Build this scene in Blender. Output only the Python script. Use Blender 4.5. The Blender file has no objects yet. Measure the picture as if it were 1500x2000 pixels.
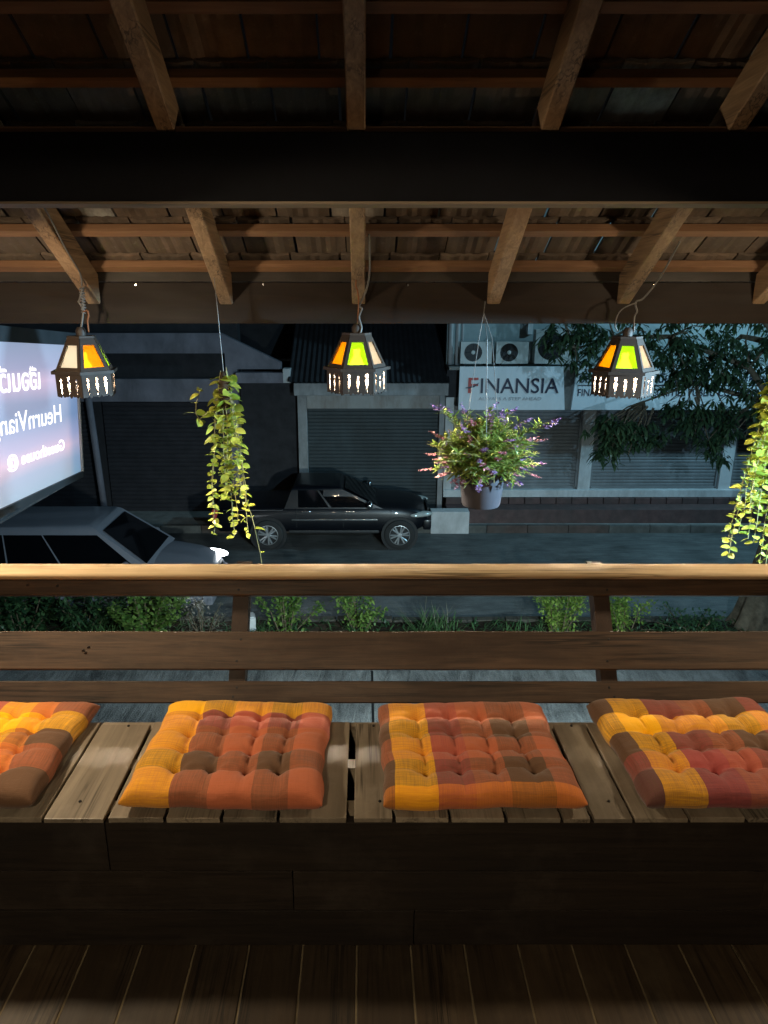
import bpy, bmesh, math, random
from mathutils import Vector, Matrix
from mathutils.geometry import tessellate_polygon
R = math.radians
PI = math.pi
rnd = random.Random(7)
S = bpy.context.scene
C = S.collection

# ------------------------------------------------------------------ camera, night sky, lamps, exposure
CZ = 5.56            # camera height above the street
PITCH = 16.7
FPX = 1400.0         # focal length in pixels of the 1500 x 2000 photograph
cam = bpy.data.cameras.new('camera')
cam.sensor_fit = 'VERTICAL'
cam.sensor_height = 36.0
cam.lens = 36.0 * FPX / 2000.0
cam.shift_x = 38.0 / 2000.0
cam.clip_start = 0.02
cam.clip_end = 2000
camo = bpy.data.objects.new('camera', cam)
camo.location = (0, 0, CZ)
camo.rotation_euler = (R(90 - PITCH), 0, 0)
C.objects.link(camo)
S.camera = camo

W = bpy.data.worlds.new('World')
S.world = W
W.use_nodes = True
wn = W.node_tree.nodes
sky = wn.new('ShaderNodeTexSky')
sky.sky_type = 'NISHITA'
sky.sun_disc = False
sky.sun_elevation = R(-4)
sky.sun_rotation = R(40)
wn['Background'].inputs['Strength'].default_value = 0.035
W.node_tree.links.new(sky.outputs[0], wn['Background'].inputs['Color'])

S.view_settings.view_transform = 'Standard'
S.view_settings.look = 'None'
S.view_settings.exposure = 0.0
S.view_settings.gamma = 1.0
S.view_settings.use_curve_mapping = False
S.render.engine = 'CYCLES'
S.cycles.use_denoising = True
S.cycles.max_bounces = 6
S.cycles.diffuse_bounces = 3
S.cycles.glossy_bounces = 3
S.cycles.transmission_bounces = 4
S.cycles.sample_clamp_indirect = 4.0
S.cycles.caustics_reflective = False
S.cycles.caustics_refractive = False

# lamps (the fixtures are built at the end of the script)
PENDANTS = [((-1.36, 1.78, CZ - 0.02), 70.0), ((1.80, 1.80, CZ - 0.02), 52.0), ((-0.5, -0.75, CZ + 0.45), 92.0)]   # warm shaded lamps over the bench, and an added fill lamp behind the viewer
FLOOD_LOC = (3.0, 2.1, CZ - 0.2)             # cool flood lamp on the house further to the right
FLOOD_W = 1900.0
FLOOD_DIR = Vector((-0.5, 0.84, -0.2))
PORCH_LOC = (2.6, 2.7, 3.0)                  # cool lamp of the ground floor porch, below the veranda
PORCH_W = 4600.0
STREET_LOC = (10.2, 14.6, 8.2)               # street lamp beyond the right picture edge
STREET_W = 1900.0
LANTERN_L = 5200.0


# ------------------------------------------------------------------ helpers
def wloc(o):
    """world place of an object that is only translated"""
    p = Vector(o.location)
    if o.parent is not None:
        p = p + o.matrix_parent_inverse.translation + wloc(o.parent)
    return p


def mesh_obj(name, me, parent=None, local=False):
    """local=False: vertex / location coordinates are world coordinates, whatever the parent's place."""
    o = bpy.data.objects.new(name, me)
    C.objects.link(o)
    if parent is not None:
        o.parent = parent
        if not local:
            off = wloc(parent)
            o.matrix_parent_inverse = Matrix.Translation(-off)
    return o


def tag(o, label=None, cat=None, group=None, kind=None):
    if label: o['label'] = label
    if cat: o['category'] = cat
    if group: o['group'] = group
    if kind: o['kind'] = kind
    return o


def empty(name, loc, label=None, cat=None, group=None, kind=None):
    o = bpy.data.objects.new(name, None)
    o.location = loc
    o.empty_display_size = 0.1
    C.objects.link(o)
    return tag(o, label, cat, group, kind)


class MB:
    def __init__(s):
        s.v, s.f, s.uv = [], [], None

    def box(s, x0, x1, y0, y1, z0, z1, bev=0.0):
        if bev <= 0:
            b = len(s.v)
            s.v += [(x0, y0, z0), (x1, y0, z0), (x1, y1, z0), (x0, y1, z0), (x0, y0, z1), (x1, y0, z1), (x1, y1, z1), (x0, y1, z1)]
            s.f += [tuple(b + i for i in q) for q in ((0, 3, 2, 1), (4, 5, 6, 7), (0, 1, 5, 4), (1, 2, 6, 5), (2, 3, 7, 6), (3, 0, 4, 7))]
        else:
            bm = bmesh.new()
            bmesh.ops.create_cube(bm, size=1)
            bmesh.ops.scale(bm, vec=(x1 - x0, y1 - y0, z1 - z0), verts=bm.verts)
            bmesh.ops.translate(bm, vec=((x0 + x1) / 2, (y0 + y1) / 2, (z0 + z1) / 2), verts=bm.verts)
            bmesh.ops.bevel(bm, geom=list(bm.edges), offset=bev, segments=2, affect='EDGES', profile=0.6)
            s.add_bm(bm)
        return s

    def add_bm(s, bm, M=None):
        b = len(s.v)
        bm.verts.index_update()
        for v in bm.verts:
            s.v.append(tuple(M @ v.co) if M else tuple(v.co))
        for f in bm.faces:
            s.f.append(tuple(b + v.index for v in f.verts))
        bm.free()
        return s

    def poly(s, pts):
        b = len(s.v)
        s.v += [tuple(p) for p in pts]
        s.f.append(tuple(range(b, b + len(pts))))
        return s

    def tube(s, pts, r, n=8, cap=True):
        pts = [Vector(p) for p in pts]
        rs = r if isinstance(r, (list, tuple)) else [r] * len(pts)
        rings = []
        up = Vector((0.13, 0.37, 0.92)).normalized()
        for i, p in enumerate(pts):
            d = (pts[min(i + 1, len(pts) - 1)] - pts[max(i - 1, 0)])
            d = d.normalized() if d.length > 1e-9 else Vector((0, 0, 1))
            a = d.cross(up)
            if a.length < 1e-3: a = d.cross(Vector((1, 0, 0)))
            a.normalize(); c = d.cross(a)
            b = len(s.v)
            for k in range(n):
                t = 2 * PI * k / n
                s.v.append(tuple(p + (a * math.cos(t) + c * math.sin(t)) * rs[i]))
            rings.append(b)
        for i in range(len(rings) - 1):
            for k in range(n):
                s.f.append((rings[i] + k, rings[i] + (k + 1) % n, rings[i + 1] + (k + 1) % n, rings[i + 1] + k))
        if cap:
            s.f.append(tuple(reversed(range(rings[0], rings[0] + n))))
            s.f.append(tuple(range(rings[-1], rings[-1] + n)))
        return s

    def lathe(s, prof, n=24, c=(0, 0, 0), axis='z'):
        b0 = len(s.v)
        for (r, z) in prof:
            for k in range(n):
                t = 2 * PI * k / n
                p = (r * math.cos(t), r * math.sin(t), z)
                if axis == 'y': p = (p[0], p[2], p[1])
                s.v.append((p[0] + c[0], p[1] + c[1], p[2] + c[2]))
        for i in range(len(prof) - 1):
            for k in range(n):
                s.f.append((b0 + i * n + k, b0 + i * n + (k + 1) % n, b0 + (i + 1) * n + (k + 1) % n, b0 + (i + 1) * n + k))
        return s

    def plate(s, outer, holes, th, M=None):
        """flat plate in local XY with holes, thickness th along +-Z, moved by M"""
        loops = [[Vector((x, y, 0)) for x, y in outer]] + [[Vector((x, y, 0)) for x, y in h] for h in holes]
        tris = tessellate_polygon(loops)
        flat = [p for l in loops for p in l]
        n, b = len(flat), len(s.v)
        for z in (th / 2, -th / 2):
            for p in flat:
                q = Vector((p.x, p.y, z))
                s.v.append(tuple(M @ q) if M else tuple(q))
        for t in tris:
            s.f.append(tuple(b + i for i in t))
            s.f.append(tuple(b + n + i for i in reversed(t)))
        o = 0
        for l in loops:
            m = len(l)
            for i in range(m):
                j = (i + 1) % m
                s.f.append((b + o + i, b + o + j, b + n + o + j, b + n + o + i))
            o += m
        return s

    def mesh(s, name, mat, smooth=False, recalc=True, auto=None):
        me = bpy.data.meshes.new(name)
        me.from_pydata(s.v, [], s.f)
        if recalc:
            bm = bmesh.new(); bm.from_mesh(me)
            bmesh.ops.recalc_face_normals(bm, faces=bm.faces)
            bm.to_mesh(me); bm.free()
        if smooth:
            me.polygons.foreach_set('use_smooth', [True] * len(me.polygons))
            if auto:
                me.set_sharp_from_angle(angle=R(auto))
        for m in (mat if isinstance(mat, (list, tuple)) else [mat]):
            me.materials.append(m)
        me.update()
        return me

    def build(s, name, mat, parent=None, local=False, smooth=False, recalc=True, auto=None):
        return mesh_obj(name, s.mesh(name, mat, smooth, recalc, auto), parent, local)


def copy_tree(o, parent=None):
    c = o.copy()
    C.objects.link(c)
    if parent is not None:
        c.parent = parent
        c.matrix_parent_inverse = o.matrix_parent_inverse.copy()
    for ch in o.children:
        copy_tree(ch, c)
    return c


# ------------------------------------------------------------------ materials
def newmat(name):
    m = bpy.data.materials.new(name)
    m.use_nodes = True
    nt = m.node_tree
    return m, nt, nt.nodes['Principled BSDF']


def L(nt, a, b): nt.links.new(a, b)


def val(nt, op, a, b=None):
    n = nt.nodes.new('ShaderNodeMath'); n.operation = op
    for i, x in enumerate((a, b)):
        if x is None: continue
        if isinstance(x, (int, float)): n.inputs[i].default_value = x
        else: L(nt, x, n.inputs[i])
    return n.outputs[0]


def ramp(nt, fac, stops, interp='LINEAR'):
    n = nt.nodes.new('ShaderNodeValToRGB')
    cr = n.color_ramp; cr.interpolation = interp
    while len(cr.elements) < len(stops): cr.elements.new(0.5)
    for e, (p, c) in zip(cr.elements, stops):
        e.position = p; e.color = (c[0], c[1], c[2], 1)
    L(nt, fac, n.inputs[0])
    return n.outputs[0]


def mixc(nt, fac, a, b, mode='MIX'):
    n = nt.nodes.new('ShaderNodeMix'); n.data_type = 'RGBA'; n.blend_type = mode
    for i, x in ((0, fac), (6, a), (7, b)):
        if isinstance(x, (int, float)): n.inputs[i].default_value = x
        elif isinstance(x, tuple): n.inputs[i].default_value = (x[0], x[1], x[2], 1)
        else: L(nt, x, n.inputs[i])
    return n.outputs[2]


def coords(nt, scale=(1, 1, 1), which='Object', rot=(0, 0, 0), jitter=False):
    tc = nt.nodes.new('ShaderNodeTexCoord')
    mp = nt.nodes.new('ShaderNodeMapping')
    mp.inputs['Scale'].default_value = scale
    mp.inputs['Rotation'].default_value = rot
    L(nt, tc.outputs[which], mp.inputs['Vector'])
    if jitter:
        oi = nt.nodes.new('ShaderNodeObjectInfo')
        cb = nt.nodes.new('ShaderNodeCombineXYZ')
        for i, k in enumerate((37.0, 91.0, 53.0)):
            L(nt, val(nt, 'MULTIPLY', oi.outputs['Random'], k), cb.inputs[i])
        L(nt, cb.outputs[0], mp.inputs['Location'])
    return mp.outputs[0]


def noise(nt, vec, scale=5, detail=5, rough=0.6, dist=0.0):
    n = nt.nodes.new('ShaderNodeTexNoise')
    n.inputs['Scale'].default_value = scale
    n.inputs['Detail'].default_value = detail
    n.inputs['Roughness'].default_value = rough
    n.inputs['Distortion'].default_value = dist
    L(nt, vec, n.inputs['Vector'])
    return n.outputs[0]


def bump(nt, bs, h, strength=0.3, dist=0.005):
    b = nt.nodes.new('ShaderNodeBump')
    b.inputs['Strength'].default_value = strength
    b.inputs['Distance'].default_value = dist
    L(nt, h, b.inputs['Height'])
    L(nt, b.outputs[0], bs.inputs['Normal'])


def wood(name, dark, light, axis='x', rough=0.55, grain=1.0, stain=None, spec=0.4, bumpk=0.25, dust=None, crack=False):
    m, nt, bs = newmat(name)
    st = {'x': (1.2, 22, 22), 'y': (22, 1.2, 22), 'z': (22, 22, 1.2)}[axis]
    v = coords(nt, tuple(k * grain for k in st), jitter=True)
    g = noise(nt, v, 2.2, 8, 0.62, 1.2)
    fine = noise(nt, v, 9.0, 4, 0.6)
    gg = val(nt, 'ADD', val(nt, 'MULTIPLY', g, 0.75), val(nt, 'MULTIPLY', fine, 0.25))
    col = ramp(nt, gg, [(0.3, dark), (0.72, light)])
    big = noise(nt, coords(nt, {'x': (1.5, 5, 5), 'y': (5, 1.5, 5), 'z': (5, 5, 1.5)}[axis], jitter=True), 1.3, 3, 0.6)
    col = mixc(nt, ramp(nt, big, [(0.42, (0, 0, 0)), (0.7, (0.65, 0.65, 0.65))]), col, stain or dark)
    if dust:
        dn = noise(nt, coords(nt, (3, 3, 3), jitter=True), 2.0, 7, 0.7)
        col = mixc(nt, ramp(nt, dn, [(0.5, (0, 0, 0)), (0.75, (0.5, 0.5, 0.5))]), col, dust)
    if crack:       # drying cracks and dark mineral streaks along the grain
        cs = {'x': (1.0, 46, 46), 'y': (46, 1.0, 46), 'z': (46, 46, 1.0)}[axis]
        cn = noise(nt, coords(nt, cs, jitter=True), 1.6, 3, 0.5, 0.5)
        gate = noise(nt, coords(nt, {'x': (1.2, 7, 7), 'y': (7, 1.2, 7), 'z': (7, 7, 1.2)}[axis], jitter=True), 1.5, 3, 0.6)
        cf = mixc(nt, 1.0, ramp(nt, cn, [(0.44, (0, 0, 0)), (0.485, (1, 1, 1)), (0.515, (1, 1, 1)), (0.56, (0, 0, 0))]), ramp(nt, gate, [(0.5, (0, 0, 0)), (0.62, (0.85, 0.85, 0.85))]), 'MULTIPLY')
        col = mixc(nt, cf, col, tuple(c * 0.35 for c in dark))
    oi = nt.nodes.new('ShaderNodeObjectInfo')
    col = mixc(nt, 1.0, col, ramp(nt, oi.outputs['Random'], [(0, (0.72, 0.72, 0.72)), (1, (1.15, 1.12, 1.08))]), 'MULTIPLY')
    L(nt, col, bs.inputs['Base Color'])
    L(nt, ramp(nt, big, [(0.2, (rough - 0.1,) * 3), (0.8, (min(1, rough + 0.18),) * 3)]), bs.inputs['Roughness'])
    bs.inputs['Specular IOR Level'].default_value = spec
    bump(nt, bs, gg, bumpk, 0.004)
    return m


def plain(name, col, rough=0.5, metal=0.0, spec=0.5, var=0.25, scale=6.0, bumpk=0.0, coat=0.0, dirt=None, dscale=1.5):
    m, nt, bs = newmat(name)
    v = coords(nt, (1, 1, 1), jitter=True)
    n = noise(nt, v, scale, 6, 0.65)
    lo = tuple(c * (1 - var) for c in col); hi = tuple(min(1, c * (1 + var)) for c in col)
    cc = ramp(nt, n, [(0.3, lo), (0.7, hi)])
    if dirt:
        dn = noise(nt, coords(nt, (1, 1, 0.35), jitter=True), dscale, 8, 0.7, 0.4)
        cc = mixc(nt, ramp(nt, dn, [(0.45, (0, 0, 0)), (0.72, (0.85, 0.85, 0.85))]), cc, dirt)
    L(nt, cc, bs.inputs['Base Color'])
    bs.inputs['Roughness'].default_value = rough
    bs.inputs['Metallic'].default_value = metal
    bs.inputs['Specular IOR Level'].default_value = spec
    if coat: bs.inputs['Coat Weight'].default_value = coat
    if bumpk: bump(nt, bs, n, bumpk, 0.01)
    return m


def emit(name, col, strength):
    m, nt, bs = newmat(name)
    bs.inputs['Base Color'].default_value = (0.02, 0.02, 0.02, 1)
    bs.inputs['Emission Color'].default_value = (*col, 1)
    bs.inputs['Emission Strength'].default_value = strength
    return m


def leafmat(name, a, b, trans=0.35, rough=0.45, island=True):
    m, nt, bs = newmat(name)
    g = nt.nodes.new('ShaderNodeNewGeometry')
    oi = nt.nodes.new('ShaderNodeObjectInfo')
    r = val(nt, 'FRACT', val(nt, 'ADD', g.outputs['Random Per Island'], oi.outputs['Random']))
    col = ramp(nt, r, [(0, a), (1, b)])
    n = noise(nt, coords(nt), 30, 3, 0.5)
    col = mixc(nt, val(nt, 'MULTIPLY', n, 0.5), col, tuple(x * 0.6 for x in a))
    L(nt, col, bs.inputs['Base Color'])
    bs.inputs['Roughness'].default_value = rough
    tr = nt.nodes.new('ShaderNodeBsdfTranslucent')
    L(nt, col, tr.inputs[0])
    mx = nt.nodes.new('ShaderNodeMixShader')
    mx.inputs[0].default_value = trans
    L(nt, bs.outputs[0], mx.inputs[1]); L(nt, tr.outputs[0], mx.inputs[2])
    L(nt, mx.outputs[0], nt.nodes['Material Output'].inputs[0])
    return m


M = {}
M['floor'] = wood('floor wood', (0.02, 0.0135, 0.008), (0.058, 0.04, 0.024), 'y', 0.5, 1, stain=(0.03, 0.021, 0.013), dust=(0.09, 0.07, 0.047), spec=0.35, crack=True)
M['seam'] = plain('dusty seam filler', (0.13, 0.105, 0.065), 0.9, 0, 0.1, 0.5, 8)
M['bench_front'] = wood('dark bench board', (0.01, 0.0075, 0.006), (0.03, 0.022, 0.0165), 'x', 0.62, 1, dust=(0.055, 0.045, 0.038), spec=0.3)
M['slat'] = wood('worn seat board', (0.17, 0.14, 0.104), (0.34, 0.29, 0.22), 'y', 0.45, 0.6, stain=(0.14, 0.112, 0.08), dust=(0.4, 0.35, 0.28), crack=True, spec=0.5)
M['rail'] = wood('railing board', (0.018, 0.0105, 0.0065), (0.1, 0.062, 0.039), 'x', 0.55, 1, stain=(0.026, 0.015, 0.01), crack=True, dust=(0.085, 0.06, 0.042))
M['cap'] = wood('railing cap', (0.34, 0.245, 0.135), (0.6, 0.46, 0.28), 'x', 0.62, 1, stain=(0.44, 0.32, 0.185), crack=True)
M['post'] = wood('railing post', (0.022, 0.012, 0.008), (0.05, 0.028, 0.018), 'z', 0.55, 1)
M['rafter'] = wood('rafter wood', (0.13, 0.082, 0.047), (0.36, 0.25, 0.15), 'y', 0.6, 1, stain=(0.14, 0.08, 0.045), crack=True)
M['batten'] = wood('batten wood', (0.15, 0.078, 0.04), (0.28, 0.155, 0.085), 'x', 0.65, 1, stain=(0.1, 0.05, 0.028))
M['beam'] = plain('black beam paint', (0.003, 0.0034, 0.0055), 0.65, 0, 0.12, 0.3, 18, 0.15)
M['soffit'] = wood('bare beam underside', (0.12, 0.09, 0.06), (0.26, 0.2, 0.14), 'x', 0.6, 1)
M['fascia'] = wood('fascia wood', (0.008, 0.005, 0.0036), (0.018, 0.011, 0.0075), 'x', 0.6, 0.6, stain=(0.012, 0.0075, 0.0052), spec=0.15)


def tilemat():
    m, nt, bs = newmat('roof tile underside')
    oi = nt.nodes.new('ShaderNodeObjectInfo')
    base = ramp(nt, oi.outputs['Random'], [(0.0, (0.09, 0.066, 0.048)), (0.3, (0.15, 0.103, 0.072)), (0.55, (0.115, 0.082, 0.06)), (0.8, (0.19, 0.14, 0.1)), (0.92, (0.2, 0.175, 0.145)), (0.96, (0.4, 0.4, 0.38))], 'CONSTANT')
    n = noise(nt, coords(nt, (3, 1.2, 3), jitter=True), 4, 7, 0.68)
    col = mixc(nt, ramp(nt, n, [(0.35, (0.75,) * 3), (0.65, (0, 0, 0))]), base, (0.055, 0.042, 0.032))
    n2 = noise(nt, coords(nt, (6, 6, 6), jitter=True), 6, 5, 0.7)
    col = mixc(nt, ramp(nt, n2, [(0.58, (0, 0, 0)), (0.78, (0.3,) * 3)]), col, (0.3, 0.28, 0.25))
    L(nt, col, bs.inputs['Base Color'])
    bs.inputs['Roughness'].default_value = 0.85
    bump(nt, bs, n2, 0.4, 0.004)
    return m


M['tile'] = tilemat()
M['lwood'] = wood('lantern wood', (0.013, 0.0075, 0.0045), (0.034, 0.02, 0.012), 'x', 0.6, 3)
M['wire'] = plain('grey wire', (0.12, 0.12, 0.12), 0.45, 0.5, 0.5, 0.1)
M['cord'] = plain('grey cable', (0.1, 0.095, 0.09), 0.5, 0.0, 0.5, 0.15)
M['rust'] = plain('rusty iron', (0.2, 0.075, 0.03), 0.7, 0.3, 0.4, 0.4)
M['asphalt_near'] = None


def asphalt(name, c0, c1, streak, bk, rough=0.75):
    m, nt, bs = newmat(name)
    v = coords(nt, (1, 1, 1))
    n = noise(nt, v, 1.1, 6, 0.6)
    sp = noise(nt, v, 45, 4, 0.7)
    st = noise(nt, coords(nt, streak, rot=(0, 0, R(-28))), 1.0, 7, 0.72, 1.6)
    k = val(nt, 'ADD', val(nt, 'MULTIPLY', n, 0.35), val(nt, 'ADD', val(nt, 'MULTIPLY', sp, 0.3), val(nt, 'MULTIPLY', st, 0.35)))
    L(nt, ramp(nt, k, [(0.4, c0), (0.6, c1)]), bs.inputs['Base Color'])
    bs.inputs['Roughness'].default_value = rough
    bs.inputs['Specular IOR Level'].default_value = 0.35
    bump(nt, bs, val(nt, 'ADD', st, val(nt, 'MULTIPLY', sp, 0.35)), bk, 0.06)
    return m


M['road'] = asphalt('road asphalt', (0.035, 0.036, 0.035), (0.13, 0.132, 0.128), (0.8, 5, 1), 0.4)
M['yard'] = asphalt('worn yard concrete', (0.05, 0.05, 0.05), (0.32, 0.32, 0.31), (5.0, 1.1, 1), 1.0)
M['soil'] = plain('dark soil', (0.03, 0.022, 0.015), 0.95, 0, 0.1, 0.6, 9, 1.0)
M['white'] = plain('dirty white paint', (0.5, 0.5, 0.5), 0.7, 0, 0.3, 0.12, 3, 0.05, dirt=(0.26, 0.25, 0.24))
M['whiterust'] = plain('rust stained white metal', (0.3, 0.3, 0.29), 0.6, 0, 0.3, 0.12, 3, 0.05, dirt=(0.12, 0.06, 0.03), dscale=1.1)
M['lilac'] = plain('grey plaster', (0.19, 0.175, 0.2), 0.85, 0, 0.2, 0.2, 2, 0.05, dirt=(0.09, 0.085, 0.095))
M['dimwhite'] = plain('dimmed dirty white paint', (0.27, 0.27, 0.27), 0.8, 0, 0.2, 0.2, 3, 0.05, dirt=(0.12, 0.115, 0.11))  # darker copy of the white paint; weaker light put into its colour
M['wallteal'] = plain('pale green wall', (0.24, 0.28, 0.28), 0.8, 0, 0.3, 0.15, 2, 0.05, dirt=(0.16, 0.18, 0.18))
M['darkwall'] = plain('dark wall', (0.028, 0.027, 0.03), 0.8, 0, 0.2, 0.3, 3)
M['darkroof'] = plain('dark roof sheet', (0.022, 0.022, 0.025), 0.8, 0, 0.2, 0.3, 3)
M['shutter'] = plain('grey steel shutter', (0.19, 0.195, 0.2), 0.55, 0.2, 0.4, 0.15, 2.5, dirt=(0.12, 0.12, 0.125))
M['shutterdark'] = plain('dark brown shutter', (0.028, 0.026, 0.03), 0.75, 0.05, 0.2, 0.25, 3)
M['concrete'] = plain('concrete', (0.22, 0.215, 0.2), 0.85, 0, 0.3, 0.25, 4, 0.2, dirt=(0.11, 0.1, 0.095))
M['redtile'] = plain('dark red tile', (0.085, 0.05, 0.047), 0.7, 0, 0.3, 0.3, 6, 0.1, dirt=(0.05, 0.042, 0.04))
M['redkerb'] = plain('worn red kerb paint', (0.16, 0.075, 0.06), 0.85, 0, 0.2, 0.3, 5, 0.2, dirt=(0.12, 0.11, 0.1))
M['acwhite'] = plain('ac casing', (0.46, 0.46, 0.44), 0.5, 0, 0.4, 0.12, 3, dirt=(0.3, 0.29, 0.27))
M['black'] = plain('black plastic', (0.012, 0.012, 0.013), 0.5, 0, 0.4, 0.2)
M['signwhite'] = plain('white sign sheet', (0.62, 0.64, 0.66), 0.5, 0, 0.4, 0.05, 2, dirt=(0.52, 0.53, 0.54))
M['navy'] = plain('navy lettering', (0.02, 0.022, 0.045), 0.5, 0, 0.4, 0.05)
M['redletter'] = plain('red lettering', (0.42, 0.05, 0.04), 0.5, 0, 0.4, 0.05)
M['greyletter'] = plain('grey lettering', (0.3, 0.31, 0.33), 0.5, 0, 0.4, 0.05)
M['carnavy'] = plain('dark navy car paint', (0.002, 0.0026, 0.005), 0.36, 0.0, 0.35, 0.15, 3, coat=0.15)
M['carsilver'] = plain('silver car paint', (0.2, 0.2, 0.23), 0.4, 0.15, 0.5, 0.06, 3, coat=0.6)
M['glass_dark'] = plain('tinted window', (0.0025, 0.003, 0.004), 0.05, 0, 0.15, 0.1)
M['tyre'] = plain('tyre rubber', (0.02, 0.02, 0.02), 0.8, 0, 0.3, 0.2)
M['alloy'] = plain('alloy wheel', (0.45, 0.46, 0.47), 0.35, 0.7, 0.5, 0.08)
M['chrome'] = plain('chrome trim', (0.75, 0.75, 0.76), 0.15, 1.0, 0.5, 0.03)
M['headglass'] = plain('headlight glass', (0.4, 0.42, 0.4), 0.15, 0.2, 0.6, 0.1)
M['bark'] = plain('tree bark', (0.12, 0.09, 0.06), 0.95, 0, 0.1, 0.5, 7, 1.0)
M['treeleaf'] = leafmat('tree leaf', (0.03, 0.065, 0.03), (0.1, 0.16, 0.07), 0.3)
M['shrubleaf'] = leafmat('shrub leaf', (0.08, 0.18, 0.035), (0.3, 0.42, 0.1), 0.38)
M['shrublight'] = leafmat('light shrub leaf', (0.14, 0.26, 0.04), (0.42, 0.54, 0.12), 0.4)
M['shrubdark'] = leafmat('dark hedge leaf', (0.025, 0.07, 0.03), (0.09, 0.17, 0.06), 0.3)
M['grass'] = leafmat('grass blade', (0.05, 0.13, 0.04), (0.14, 0.25, 0.09), 0.35)
M['drygrass'] = leafmat('dry stalk', (0.12, 0.12, 0.08), (0.22, 0.2, 0.14), 0.2)
M['trail'] = leafmat('trailing leaf', (0.2, 0.27, 0.03), (0.56, 0.55, 0.1), 0.42, 0.38)
M['trailstem'] = plain('pale stem', (0.22, 0.2, 0.09), 0.6, 0, 0.3, 0.2)
M['potleaf'] = leafmat('flower plant leaf', (0.13, 0.22, 0.035), (0.42, 0.46, 0.12), 0.4, 0.45)
M['petalp'] = leafmat('purple petal', (0.16, 0.07, 0.26), (0.42, 0.28, 0.42), 0.4, 0.6)
M['petalr'] = leafmat('pink petal', (0.36, 0.12, 0.2), (0.62, 0.36, 0.34), 0.4, 0.6)
M['pot'] = plain('grey plastic pot', (0.06, 0.056, 0.066), 0.42, 0, 0.5, 0.12, 4, dirt=(0.04, 0.033, 0.033), dscale=4)
M['bulb'] = emit('lantern bulb', (1.0, 0.85, 0.62), LANTERN_L)
M['shade'] = plain('lamp shade metal', (0.1, 0.09, 0.08), 0.5, 0.3, 0.4, 0.1)


def pane_mat(name, col):
    m, nt, bs = newmat(name)
    tr = nt.nodes.new('ShaderNodeBsdfTranslucent')
    tr.inputs[0].default_value = (*col, 1)
    rf = nt.nodes.new('ShaderNodeBsdfRefraction'); rf.inputs['Roughness'].default_value = 0.24; rf.inputs['IOR'].default_value = 1.45
    rf.inputs[0].default_value = (*[c ** 0.5 for c in col], 1)
    gl = nt.nodes.new('ShaderNodeBsdfGlossy'); gl.inputs['Roughness'].default_value = 0.25
    m0 = nt.nodes.new('ShaderNodeMixShader'); m0.inputs[0].default_value = 0.45
    L(nt, tr.outputs[0], m0.inputs[1]); L(nt, rf.outputs[0], m0.inputs[2])
    mx = nt.nodes.new('ShaderNodeMixShader'); mx.inputs[0].default_value = 0.04
    L(nt, m0.outputs[0], mx.inputs[1]); L(nt, gl.outputs[0], mx.inputs[2])
    L(nt, mx.outputs[0], nt.nodes['Material Output'].inputs[0])
    return m


M['pane_orange'] = pane_mat('orange pane', (0.96, 0.5, 0.015))
M['pane_green'] = pane_mat('green pane', (0.5, 0.85, 0.05))
M['pane_white'] = pane_mat('white pane', (0.92, 0.93, 0.9))


def plaid(name, warp, weft):
    """cloth: warp stripes across u, weft stripes across v, mixed thread by thread"""
    m, nt, bs = newmat(name)
    uv = nt.nodes.new('ShaderNodeUVMap')
    sx = nt.nodes.new('ShaderNodeSeparateXYZ'); L(nt, uv.outputs[0], sx.inputs[0])
    wob = val(nt, 'MULTIPLY', val(nt, 'SUBTRACT', noise(nt, coords(nt, (1, 1, 1)), 9, 2), 0.5), 0.02)
    u = val(nt, 'ADD', sx.outputs[0], wob); v = val(nt, 'ADD', sx.outputs[1], wob)
    a = ramp(nt, u, warp, 'CONSTANT'); b = ramp(nt, v, weft, 'CONSTANT')
    mp1 = nt.nodes.new('ShaderNodeMapping'); mp1.inputs['Scale'].default_value = (230, 5, 1); L(nt, uv.outputs[0], mp1.inputs[0])
    mp2 = nt.nodes.new('ShaderNodeMapping'); mp2.inputs['Scale'].default_value = (5, 230, 1); L(nt, uv.outputs[0], mp2.inputs[0])
    t1 = noise(nt, mp1.outputs[0], 1, 3, 0.6); t2 = noise(nt, mp2.outputs[0], 1, 3, 0.6)
    d = val(nt, 'MULTIPLY', val(nt, 'SUBTRACT', t1, t2), 1.0)
    k = val(nt, 'ADD', d, 0.5)
    n = nt.nodes.new('ShaderNodeClamp'); L(nt, k, n.inputs[0])
    col = mixc(nt, n.outputs[0], a, b)
    th = val(nt, 'ADD', 0.62, val(nt, 'MULTIPLY', val(nt, 'ADD', t1, t2), 0.38))
    col = mixc(nt, 1.0, col, ramp(nt, th, [(0.7, (0.7, 0.7, 0.7)), (1.1, (1.12, 1.12, 1.12))]), 'MULTIPLY')
    L(nt, col, bs.inputs['Base Color'])
    bs.inputs['Roughness'].default_value = 0.9
    bs.inputs['Specular IOR Level'].default_value = 0.15
    bs.inputs['Sheen Weight'].default_value = 0.15
    wr = noise(nt, coords(nt, (1, 1, 1)), 34, 4, 0.6, 0.8)
    bump(nt, bs, val(nt, 'ADD', val(nt, 'MULTIPLY', val(nt, 'ADD', t1, t2), 0.35), val(nt, 'MULTIPLY', wr, 1.4)), 0.4, 0.004)
    return m


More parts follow.
